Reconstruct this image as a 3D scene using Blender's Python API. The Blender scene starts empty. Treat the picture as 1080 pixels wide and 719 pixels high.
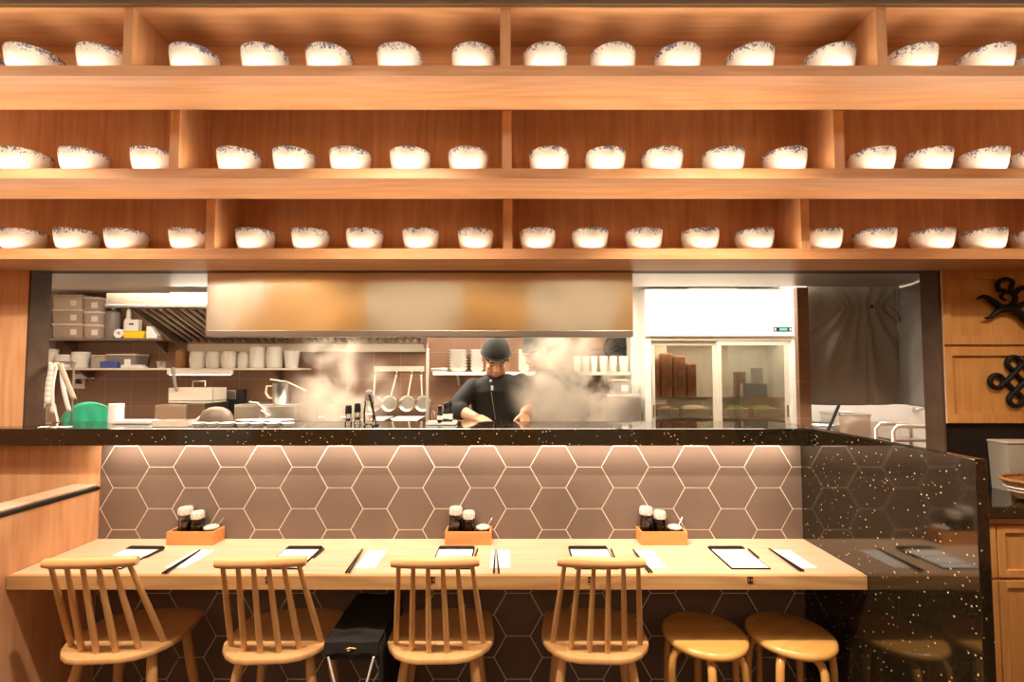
import bpy, bmesh, math, random
from mathutils import Vector, Matrix, noise as mnoise
random.seed(7)
PI = math.pi
scene = bpy.context.scene
COL = scene.collection
# ------------------------------------------------------------------ camera model (frame 1080 x 719)
F = 485.0
CAMZ = 1.6
TH = math.radians(2.52)
SH = 11.0
S = F / 720.0

def at(px, py, Y):
    """world point seen at photo pixel (px,py) at distance Y from the camera plane"""
    u = (px - 540) / F
    v = (359.5 + SH - py) / F
    y = math.cos(TH) - v * math.sin(TH)
    z = math.sin(TH) + v * math.cos(TH)
    t = Y / y
    return Vector((u * t, Y, CAMZ + z * t))

def at_z(px, py, zz):
    a = at(px, py, 1.0)
    t = (zz - CAMZ) / (a.z - CAMZ)
    return Vector((a.x * t, t, zz))

def rect(px0, py0, px1, py1, Y):
    a = at(px0, py1, Y); b = at(px1, py0, Y)
    return a.x, b.x, a.z, b.z      # x0,x1,z0,z1

# ------------------------------------------------------------------ materials
MATS = {}
def nt(name):
    m = bpy.data.materials.new(name); m.use_nodes = True
    t = m.node_tree
    b = t.nodes['Principled BSDF']
    MATS[name] = m
    return m, t, b

def plain(name, col, rough=0.5, metal=0.0, emit=None, es=0.0, spec=0.5, bump=0.0, bscale=200, var=0.0, coat=0.0):
    m, t, b = nt(name)
    b.inputs['Base Color'].default_value = (*col, 1)
    b.inputs['Roughness'].default_value = rough
    b.inputs['Metallic'].default_value = metal
    b.inputs['Specular IOR Level'].default_value = spec
    b.inputs['Coat Weight'].default_value = coat
    if emit:
        b.inputs['Emission Color'].default_value = (*emit, 1)
        b.inputs['Emission Strength'].default_value = es
    if bump or var:
        tc = t.nodes.new('ShaderNodeTexCoord')
        n = t.nodes.new('ShaderNodeTexNoise'); n.inputs['Scale'].default_value = bscale
        n.inputs['Detail'].default_value = 3
        t.links.new(tc.outputs['Object'], n.inputs['Vector'])
        if bump:
            bp = t.nodes.new('ShaderNodeBump'); bp.inputs['Strength'].default_value = bump
            bp.inputs['Distance'].default_value = 0.004
            t.links.new(n.outputs['Fac'], bp.inputs['Height'])
            t.links.new(bp.outputs['Normal'], b.inputs['Normal'])
        if var:
            r = t.nodes.new('ShaderNodeValToRGB')
            r.color_ramp.elements[0].position = 0.3; r.color_ramp.elements[1].position = 0.7
            r.color_ramp.elements[0].color = (*[c * (1 - var) for c in col], 1)
            r.color_ramp.elements[1].color = (*[min(1, c * (1 + var)) for c in col], 1)
            t.links.new(n.outputs['Fac'], r.inputs['Fac'])
            t.links.new(r.outputs['Color'], b.inputs['Base Color'])
    return m

def wood(name, c0, c1, axis='x', rough=0.42, fine=1.0, figure=0.35, coat=0.0):
    """long-grained timber: streaks along AXIS in object space"""
    m, t, b = nt(name)
    tc = t.nodes.new('ShaderNodeTexCoord')
    mp = t.nodes.new('ShaderNodeMapping')
    sc = {'x': (0.9, 24, 24), 'y': (24, 0.9, 24), 'z': (24, 24, 0.9)}[axis]
    mp.inputs['Scale'].default_value = [s * fine for s in sc]
    t.links.new(tc.outputs['Object'], mp.inputs['Vector'])
    n1 = t.nodes.new('ShaderNodeTexNoise')
    n1.inputs['Scale'].default_value = 1.6; n1.inputs['Detail'].default_value = 6; n1.inputs['Roughness'].default_value = 0.62
    n1.inputs['Distortion'].default_value = 0.6
    t.links.new(mp.outputs['Vector'], n1.inputs['Vector'])
    mp2 = t.nodes.new('ShaderNodeMapping')
    sc2 = {'x': (3, 160, 160), 'y': (160, 3, 160), 'z': (160, 160, 3)}[axis]
    mp2.inputs['Scale'].default_value = sc2
    t.links.new(tc.outputs['Object'], mp2.inputs['Vector'])
    n2 = t.nodes.new('ShaderNodeTexNoise'); n2.inputs['Scale'].default_value = 1.0; n2.inputs['Detail'].default_value = 2
    t.links.new(mp2.outputs['Vector'], n2.inputs['Vector'])
    # cathedral figure: bands of a slow field
    mp3 = t.nodes.new('ShaderNodeMapping')
    sc3 = {'x': (0.55, 3.2, 3.2), 'y': (3.2, 0.55, 3.2), 'z': (3.2, 3.2, 0.55)}[axis]
    mp3.inputs['Scale'].default_value = sc3
    t.links.new(tc.outputs['Object'], mp3.inputs['Vector'])
    n3 = t.nodes.new('ShaderNodeTexNoise'); n3.inputs['Scale'].default_value = 1.3; n3.inputs['Detail'].default_value = 1.5
    t.links.new(mp3.outputs['Vector'], n3.inputs['Vector'])
    mm = t.nodes.new('ShaderNodeMath'); mm.operation = 'MULTIPLY'; mm.inputs[1].default_value = 60
    t.links.new(n3.outputs['Fac'], mm.inputs[0])
    sn = t.nodes.new('ShaderNodeMath'); sn.operation = 'SINE'
    t.links.new(mm.outputs[0], sn.inputs[0])
    a1 = t.nodes.new('ShaderNodeMath'); a1.operation = 'MULTIPLY_ADD'; a1.inputs[1].default_value = 0.07 * figure / 0.35
    t.links.new(sn.outputs[0], a1.inputs[0]); t.links.new(n1.outputs['Fac'], a1.inputs[2])
    a2 = t.nodes.new('ShaderNodeMath'); a2.operation = 'MULTIPLY_ADD'; a2.inputs[1].default_value = 0.22
    t.links.new(n2.outputs['Fac'], a2.inputs[0]); t.links.new(a1.outputs[0], a2.inputs[2])
    r = t.nodes.new('ShaderNodeValToRGB')
    r.color_ramp.elements[0].position = 0.30; r.color_ramp.elements[1].position = 0.84
    r.color_ramp.elements[0].color = (*c0, 1); r.color_ramp.elements[1].color = (*c1, 1)
    t.links.new(a2.outputs[0], r.inputs['Fac'])
    t.links.new(r.outputs['Color'], b.inputs['Base Color'])
    b.inputs['Roughness'].default_value = rough
    b.inputs['Coat Weight'].default_value = coat
    b.inputs['Coat Roughness'].default_value = 0.15
    return m

W0, W1 = (0.54, 0.24, 0.088), (0.74, 0.395, 0.185)
wood('shelf_wood_x', W0, W1, 'x'); wood('shelf_wood_z', W0, W1, 'z'); wood('shelf_wood_y', W0, W1, 'y')
wood('table_wood', (0.60, 0.39, 0.245), (0.70, 0.495, 0.34), 'x', rough=0.36, figure=0.5)
wood('shaded_edge_wood', (0.42, 0.22, 0.085), (0.58, 0.34, 0.145), 'x', rough=0.42, figure=0.9)  # darker wood tone, shade of the table front put into the colour
wood('chair_wood', (0.62, 0.33, 0.12), (0.76, 0.44, 0.18), 'z', rough=0.38)
wood('chair_wood_x', (0.62, 0.33, 0.12), (0.76, 0.44, 0.18), 'x', rough=0.38)
wood('chair_wood_y', (0.64, 0.35, 0.13), (0.78, 0.46, 0.20), 'y', rough=0.38)
wood('stool_wood', (0.62, 0.30, 0.07), (0.74, 0.41, 0.12), 'x', rough=0.22, coat=0.5)
wood('stool_wood_z', (0.58, 0.27, 0.07), (0.70, 0.37, 0.11), 'z', rough=0.28, coat=0.3)
wood('tray_wood', (0.60, 0.22, 0.06), (0.74, 0.32, 0.10), 'x', rough=0.4)
wood('divider_wood', (0.62, 0.30, 0.135), (0.78, 0.43, 0.22), 'z', figure=0.6)
wood('cabinet_wood', (0.50, 0.225, 0.06), (0.64, 0.32, 0.10), 'z', figure=0.6)
wood('cabinet_wood_x', (0.50, 0.225, 0.06), (0.64, 0.32, 0.10), 'x', figure=0.6)
wood('floor_wood', (0.045, 0.026, 0.014), (0.08, 0.045, 0.025), 'y', rough=0.35)
plain('dark_trim', (0.05, 0.032, 0.018), 0.5)
plain('lid_pattern', (0.58, 0.50, 0.42), 0.2, var=0.4, bscale=110)
plain('head_trim', (0.16, 0.10, 0.045), 0.6)
plain('food_plastic', (0.50, 0.37, 0.29), 0.4)
plain('tin_brown', (0.17, 0.115, 0.08), 0.5)
wood('gold_wood', (0.56, 0.31, 0.09), (0.68, 0.41, 0.14), 'z')
plain('black_strip', (0.012, 0.011, 0.010), 0.35)
plain('steel', (0.72, 0.69, 0.64), 0.28, 1.0)
plain('steel_rough', (0.74, 0.71, 0.66), 0.42, 1.0)
plain('fascia_steel', (0.42, 0.37, 0.31), 0.45, 1.0)
plain('steel_dark', (0.35, 0.31, 0.27), 0.4, 1.0)
plain('filter_steel', (0.40, 0.33, 0.26), 0.38, 1.0)
plain('cream_metal', (0.80, 0.72, 0.60), 0.4)
plain('white_paint', (0.84, 0.81, 0.76), 0.5)
plain('white_enamel', (0.90, 0.87, 0.82), 0.3)
plain('white_ceramic', (0.88, 0.85, 0.80), 0.22)
plain('ceiling_paint', (0.80, 0.77, 0.72), 0.7)
plain('plaster', (0.62, 0.56, 0.46), 0.8)
plain('brown_stone', (0.085, 0.050, 0.032), 0.6, spec=0.12, var=0.25, bscale=6)
plain('tile_face', (0.158, 0.109, 0.083), 0.42, var=0.10, bscale=3.0, spec=0.4)
plain('grout', (0.80, 0.71, 0.60), 0.8)
plain('black_fabric', (0.014, 0.012, 0.011), 0.85, bump=0.4, bscale=500)
plain('curtain_fabric', (0.30, 0.285, 0.26), 0.7, bump=0.25, bscale=260)
plain('chef_fabric', (0.013, 0.012, 0.011), 0.85, bump=0.3, bscale=350)
plain('cap_fabric', (0.030, 0.028, 0.024), 0.9, bump=0.4, bscale=500)
plain('paper', (0.88, 0.86, 0.82), 0.8)
plain('ink', (0.12, 0.11, 0.10), 0.8)
plain('black_plastic', (0.016, 0.015, 0.014), 0.35)
plain('black_lacquer', (0.012, 0.008, 0.007), 0.55, spec=0.2)
plain('gold', (0.70, 0.48, 0.16), 0.35, 1.0)
plain('skin', (0.60, 0.31, 0.19), 0.5, var=0.06, bscale=20)
plain('lip', (0.42, 0.15, 0.10), 0.5)
plain('hair', (0.012, 0.010, 0.009), 0.6)
plain('green_plastic', (0.03, 0.36, 0.20), 0.35)
plain('blue_plastic', (0.06, 0.09, 0.36), 0.4)
plain('yellow_plastic', (0.85, 0.60, 0.02), 0.4)
plain('grey_plastic', (0.35, 0.32, 0.29), 0.4)
plain('soy', (0.030, 0.012, 0.006), 0.25)
plain('chili', (0.30, 0.06, 0.02), 0.5)
plain('label_print', (0.45, 0.30, 0.22), 0.7)
plain('lamp', (1, 1, 1), 0.5, emit=(1.0, 0.90, 0.76), es=9.0)
plain('lamp_soft', (1, 1, 1), 0.5, emit=(1.0, 0.84, 0.62), es=4.0)
plain('display_green', (0.02, 0.05, 0.04), 0.4, emit=(0.1, 0.9, 0.55), es=1.4)
plain('plant_green', (0.16, 0.22, 0.05), 0.7, var=0.4, bscale=40)
plain('meat_pack', (0.42, 0.20, 0.13), 0.35, var=0.4, bscale=18)
plain('bowl_inside', (0.82, 0.79, 0.74), 0.25)
plain('wicker', (0.28, 0.125, 0.035), 0.6, var=0.35, bscale=90)
plain('tin_grey', (0.33, 0.29, 0.23), 0.55)
plain('pale_plastic', (0.62, 0.52, 0.38), 0.4)

def hood_steel():
    m, t, b = nt('hood_steel')
    b.inputs['Base Color'].default_value = (0.80, 0.74, 0.64, 1)
    b.inputs['Metallic'].default_value = 1
    b.inputs['Roughness'].default_value = 0.16
    tc = t.nodes.new('ShaderNodeTexCoord')
    n = t.nodes.new('ShaderNodeTexNoise'); n.inputs['Scale'].default_value = 1.6; n.inputs['Detail'].default_value = 0.5
    mp = t.nodes.new('ShaderNodeMapping'); mp.inputs['Scale'].default_value = (1.6, 1, 0.9)
    t.links.new(tc.outputs['Object'], mp.inputs['Vector']); t.links.new(mp.outputs['Vector'], n.inputs['Vector'])
    bp = t.nodes.new('ShaderNodeBump'); bp.inputs['Strength'].default_value = 0.5; bp.inputs['Distance'].default_value = 0.06
    t.links.new(n.outputs['Fac'], bp.inputs['Height']); t.links.new(bp.outputs['Normal'], b.inputs['Normal'])
hood_steel()

def granite():
    m, t, b = nt('granite')
    tc = t.nodes.new('ShaderNodeTexCoord')
    v = t.nodes.new('ShaderNodeTexVoronoi'); v.inputs['Scale'].default_value = 75
    gm = t.nodes.new('ShaderNodeMapping'); gm.inputs['Rotation'].default_value = (.5, .35, .8)
    t.links.new(tc.outputs['Object'], gm.inputs['Vector']); t.links.new(gm.outputs['Vector'], v.inputs['Vector'])
    # random per cell and small distance -> fleck
    lt = t.nodes.new('ShaderNodeMath'); lt.operation = 'LESS_THAN'; lt.inputs[1].default_value = 0.22
    t.links.new(v.outputs['Distance'], lt.inputs[0])
    sx = t.nodes.new('ShaderNodeSeparateColor'); t.links.new(v.outputs['Color'], sx.inputs[0])
    gt = t.nodes.new('ShaderNodeMath'); gt.operation = 'GREATER_THAN'; gt.inputs[1].default_value = 0.80
    t.links.new(sx.outputs[0], gt.inputs[0])
    mu = t.nodes.new('ShaderNodeMath'); mu.operation = 'MULTIPLY'
    t.links.new(lt.outputs[0], mu.inputs[0]); t.links.new(gt.outputs[0], mu.inputs[1])
    r = t.nodes.new('ShaderNodeValToRGB')
    r.color_ramp.elements[0].color = (0.28, 0.13, 0.03, 1); r.color_ramp.elements[1].color = (0.9, 0.66, 0.36, 1)
    t.links.new(sx.outputs[1], r.inputs['Fac'])
    n = t.nodes.new('ShaderNodeTexNoise'); n.inputs['Scale'].default_value = 160
    t.links.new(tc.outputs['Object'], n.inputs['Vector'])
    r2 = t.nodes.new('ShaderNodeValToRGB')
    r2.color_ramp.elements[0].position = 0.45; r2.color_ramp.elements[1].position = 0.75
    r2.color_ramp.elements[0].color = (0.006, 0.005, 0.0035, 1); r2.color_ramp.elements[1].color = (0.045, 0.028, 0.010, 1)
    t.links.new(n.outputs['Fac'], r2.inputs['Fac'])
    mx = t.nodes.new('ShaderNodeMix'); mx.data_type = 'RGBA'
    t.links.new(mu.outputs[0], mx.inputs[0]); t.links.new(r2.outputs['Color'], mx.inputs[6]); t.links.new(r.outputs['Color'], mx.inputs[7])
    t.links.new(mx.outputs[2], b.inputs['Base Color'])
    b.inputs['Roughness'].default_value = 0.07
    b.inputs['IOR'].default_value = 1.9
granite()

def kitchen_tile():
    m, t, b = nt('kitchen_tile')
    tc = t.nodes.new('ShaderNodeTexCoord')
    sp = t.nodes.new('ShaderNodeSeparateXYZ'); t.links.new(tc.outputs['Object'], sp.inputs[0])
    ad = t.nodes.new('ShaderNodeMath'); ad.operation = 'ADD'
    t.links.new(sp.outputs['X'], ad.inputs[0]); t.links.new(sp.outputs['Y'], ad.inputs[1])
    cb = t.nodes.new('ShaderNodeCombineXYZ'); t.links.new(ad.outputs[0], cb.inputs['X']); t.links.new(sp.outputs['Z'], cb.inputs['Y'])
    br = t.nodes.new('ShaderNodeTexBrick')
    br.offset = 0.0; br.inputs['Scale'].default_value = 1.0
    br.inputs['Brick Width'].default_value = 0.22; br.inputs['Row Height'].default_value = 0.22
    br.inputs['Mortar Size'].default_value = 0.003
    br.inputs['Color1'].default_value = (0.225, 0.120, 0.072, 1); br.inputs['Color2'].default_value = (0.26, 0.142, 0.087, 1)
    br.inputs['Mortar'].default_value = (0.34, 0.20, 0.13, 1)
    t.links.new(cb.outputs[0], br.inputs['Vector'])
    t.links.new(br.outputs['Color'], b.inputs['Base Color'])
    b.inputs['Roughness'].default_value = 0.3
kitchen_tile()

def bowl_glaze():
    """white glaze with a blue-grey floral band hanging from the rim"""
    m, t, b = nt('bowl_glaze')
    tc = t.nodes.new('ShaderNodeTexCoord')
    oi = t.nodes.new('ShaderNodeObjectInfo')
    ad = t.nodes.new('ShaderNodeVectorMath'); ad.operation = 'ADD'
    mul = t.nodes.new('ShaderNodeMath'); mul.operation = 'MULTIPLY'; mul.inputs[1].default_value = 7.0
    t.links.new(oi.outputs['Random'], mul.inputs[0])
    t.links.new(tc.outputs['Object'], ad.inputs[0]); t.links.new(mul.outputs[0], ad.inputs[1])
    n = t.nodes.new('ShaderNodeTexNoise'); n.inputs['Scale'].default_value = 125; n.inputs['Detail'].default_value = 2.5; n.inputs['Roughness'].default_value = 0.65
    t.links.new(ad.outputs[0], n.inputs['Vector'])
    n2 = t.nodes.new('ShaderNodeTexNoise'); n2.inputs['Scale'].default_value = 26; n2.inputs['Detail'].default_value = 1
    t.links.new(ad.outputs[0], n2.inputs['Vector'])
    sp = t.nodes.new('ShaderNodeSeparateXYZ'); t.links.new(tc.outputs['Object'], sp.inputs[0])
    mr = t.nodes.new('ShaderNodeMapRange'); mr.inputs['From Min'].default_value = 0.055; mr.inputs['From Max'].default_value = 0.112
    mr.inputs['To Min'].default_value = -0.42; mr.inputs['To Max'].default_value = 0.065
    t.links.new(sp.outputs['Z'], mr.inputs['Value'])
    s1 = t.nodes.new('ShaderNodeMath'); s1.operation = 'ADD'
    t.links.new(n.outputs['Fac'], s1.inputs[0]); t.links.new(mr.outputs['Result'], s1.inputs[1])
    s2 = t.nodes.new('ShaderNodeMath'); s2.operation = 'MULTIPLY_ADD'; s2.inputs[1].default_value = 0.45
    t.links.new(n2.outputs['Fac'], s2.inputs[0]); t.links.new(s1.outputs[0], s2.inputs[2])
    r = t.nodes.new('ShaderNodeValToRGB'); e = r.color_ramp.elements
    e[0].position = 0.72; e[0].color = (0.74, 0.68, 0.59, 1)
    e[1].position = 0.85; e[1].color = (0.12, 0.125, 0.19, 1)
    k = e.new(0.765); k.color = (0.40, 0.39, 0.41, 1)
    t.links.new(s2.outputs[0], r.inputs['Fac'])
    t.links.new(r.outputs['Color'], b.inputs['Base Color'])
    b.inputs['Roughness'].default_value = 0.2
bowl_glaze()

def thin_glass(name, tint=(1, 1, 1), gloss=0.12, rough=0.02):
    m = bpy.data.materials.new(name); m.use_nodes = True; MATS[name] = m
    t = m.node_tree; t.nodes.clear()
    out = t.nodes.new('ShaderNodeOutputMaterial')
    tr = t.nodes.new('ShaderNodeBsdfTransparent'); tr.inputs['Color'].default_value = (*tint, 1)
    gl = t.nodes.new('ShaderNodeBsdfGlossy'); gl.inputs['Roughness'].default_value = rough
    fr = t.nodes.new('ShaderNodeFresnel'); fr.inputs['IOR'].default_value = 1.45
    ad = t.nodes.new('ShaderNodeMath'); ad.operation = 'ADD'; ad.inputs[1].default_value = gloss * 0.3
    t.links.new(fr.outputs[0], ad.inputs[0])
    mx = t.nodes.new('ShaderNodeMixShader')
    t.links.new(ad.outputs[0], mx.inputs[0]); t.links.new(tr.outputs[0], mx.inputs[1]); t.links.new(gl.outputs[0], mx.inputs[2])
    t.links.new(mx.outputs[0], out.inputs['Surface'])
thin_glass('glass'); thin_glass('fridge_glass', (0.66, 0.64, 0.56), 0.3)

def frosted(name, tint, alpha):
    m = bpy.data.materials.new(name); m.use_nodes = True; MATS[name] = m
    t = m.node_tree; b = t.nodes['Principled BSDF']; out = t.nodes['Material Output']
    b.inputs['Base Color'].default_value = (*tint, 1); b.inputs['Roughness'].default_value = 0.35
    tr = t.nodes.new('ShaderNodeBsdfTransparent')
    mx = t.nodes.new('ShaderNodeMixShader'); mx.inputs[0].default_value = alpha
    t.links.new(tr.outputs[0], mx.inputs[1]); t.links.new(b.outputs[0], mx.inputs[2])
    t.links.new(mx.outputs[0], out.inputs['Surface'])
frosted('clear_plastic', (0.72, 0.64, 0.55), 0.6)
frosted('smoke_plastic', (0.30, 0.26, 0.24), 0.75)

def steam_mat(name, dens, scale, lo, hi):
    m = bpy.data.materials.new(name); m.use_nodes = True; MATS[name] = m
    t = m.node_tree; t.nodes.clear()
    out = t.nodes.new('ShaderNodeOutputMaterial')
    pv = t.nodes.new('ShaderNodeVolumePrincipled')
    pv.inputs['Color'].default_value = (0.93, 0.85, 0.74, 1); pv.inputs['Anisotropy'].default_value = 0.0
    tc = t.nodes.new('ShaderNodeTexCoord')
    n = t.nodes.new('ShaderNodeTexNoise'); n.inputs['Scale'].default_value = scale; n.inputs['Detail'].default_value = 4
    n.inputs['Distortion'].default_value = 0.5
    t.links.new(tc.outputs['Object'], n.inputs['Vector'])
    mr = t.nodes.new('ShaderNodeMapRange'); mr.inputs['From Min'].default_value = lo; mr.inputs['From Max'].default_value = hi
    t.links.new(n.outputs['Fac'], mr.inputs['Value'])
    ln = t.nodes.new('ShaderNodeVectorMath'); ln.operation = 'LENGTH'
    # generated coords centred: fall off to the border of the plume
    sb = t.nodes.new('ShaderNodeVectorMath'); sb.operation = 'MULTIPLY_ADD'
    sb.inputs[1].default_value = (2, 2, 2); sb.inputs[2].default_value = (-1, -1, -1)
    t.links.new(tc.outputs['Generated'], sb.inputs[0])
    nw = t.nodes.new('ShaderNodeTexNoise'); nw.inputs['Scale'].default_value = 3.2; nw.inputs['Detail'].default_value = 2
    t.links.new(tc.outputs['Object'], nw.inputs['Vector'])
    wa = t.nodes.new('ShaderNodeVectorMath'); wa.operation = 'MULTIPLY_ADD'
    wa.inputs[1].default_value = (1.5, 1.5, 1.5); wa.inputs[2].default_value = (-.75, -.75, -.75)
    t.links.new(nw.outputs['Color'], wa.inputs[0])
    wb = t.nodes.new('ShaderNodeVectorMath'); wb.operation = 'ADD'
    t.links.new(sb.outputs[0], wb.inputs[0]); t.links.new(wa.outputs[0], wb.inputs[1])
    t.links.new(wb.outputs[0], ln.inputs[0])
    # nothing is left at the very border of the plume
    l2 = t.nodes.new('ShaderNodeVectorMath'); l2.operation = 'LENGTH'; t.links.new(sb.outputs[0], l2.inputs[0])
    f2 = t.nodes.new('ShaderNodeMapRange'); f2.inputs['From Min'].default_value = 1.0; f2.inputs['From Max'].default_value = 0.7
    t.links.new(l2.outputs['Value'], f2.inputs['Value'])
    fo = t.nodes.new('ShaderNodeMapRange'); fo.inputs['From Min'].default_value = 1.0; fo.inputs['From Max'].default_value = 0.25
    fo.interpolation_type = 'SMOOTHSTEP'
    t.links.new(ln.outputs['Value'], fo.inputs['Value'])
    mu = t.nodes.new('ShaderNodeMath'); mu.operation = 'MULTIPLY'
    t.links.new(mr.outputs[0], mu.inputs[0]); t.links.new(fo.outputs[0], mu.inputs[1])
    m2 = t.nodes.new('ShaderNodeMath'); m2.operation = 'MULTIPLY'; m2.inputs[1].default_value = dens
    m3 = t.nodes.new('ShaderNodeMath'); m3.operation = 'MULTIPLY'
    t.links.new(mu.outputs[0], m3.inputs[0]); t.links.new(f2.outputs[0], m3.inputs[1])
    t.links.new(m3.outputs[0], m2.inputs[0]); t.links.new(m2.outputs[0], pv.inputs['Density'])
    t.links.new(pv.outputs[0], out.inputs['Volume'])
steam_mat('steam_thick', 40.0, 4.5, 0.40, 0.66)
steam_mat('steam_thin', 9.5, 4.5, 0.42, 0.68)

def sheet_mat():
    """printed order sheet: faint rules across white paper"""
    m, t, b = nt('printed_sheet')
    tc = t.nodes.new('ShaderNodeTexCoord'); sp = t.nodes.new('ShaderNodeSeparateXYZ')
    t.links.new(tc.outputs['Object'], sp.inputs[0])
    w = t.nodes.new('ShaderNodeMath'); w.operation = 'MULTIPLY'; w.inputs[1].default_value = 13.0
    t.links.new(sp.outputs['Y'], w.inputs[0])
    fr = t.nodes.new('ShaderNodeMath'); fr.operation = 'FRACT'; t.links.new(w.outputs[0], fr.inputs[0])
    lt = t.nodes.new('ShaderNodeMath'); lt.operation = 'LESS_THAN'; lt.inputs[1].default_value = 0.14
    t.links.new(fr.outputs[0], lt.inputs[0])
    mx = t.nodes.new('ShaderNodeMix'); mx.data_type = 'RGBA'
    mx.inputs[6].default_value = (0.88, 0.86, 0.82, 1); mx.inputs[7].default_value = (0.40, 0.38, 0.36, 1)
    t.links.new(lt.outputs[0], mx.inputs[0]); t.links.new(mx.outputs[2], b.inputs['Base Color'])
    b.inputs['Roughness'].default_value = 0.8
sheet_mat()

def ticket_mat():
    m, t, b = nt('printed_ticket')
    tc = t.nodes.new('ShaderNodeTexCoord'); sp = t.nodes.new('ShaderNodeSeparateXYZ')
    t.links.new(tc.outputs['Object'], sp.inputs[0])
    w = t.nodes.new('ShaderNodeMath'); w.operation = 'MULTIPLY'; w.inputs[1].default_value = 38.0
    t.links.new(sp.outputs['Z'], w.inputs[0])
    fr = t.nodes.new('ShaderNodeMath'); fr.operation = 'FRACT'; t.links.new(w.outputs[0], fr.inputs[0])
    lt = t.nodes.new('ShaderNodeMath'); lt.operation = 'LESS_THAN'; lt.inputs[1].default_value = 0.16
    t.links.new(fr.outputs[0], lt.inputs[0])
    mx = t.nodes.new('ShaderNodeMix'); mx.data_type = 'RGBA'
    mx.inputs[6].default_value = (0.88, 0.85, 0.78, 1); mx.inputs[7].default_value = (0.60, 0.50, 0.34, 1)
    t.links.new(lt.outputs[0], mx.inputs[0]); t.links.new(mx.outputs[2], b.inputs['Base Color'])
    b.inputs['Roughness'].default_value = 0.8
ticket_mat()

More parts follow.
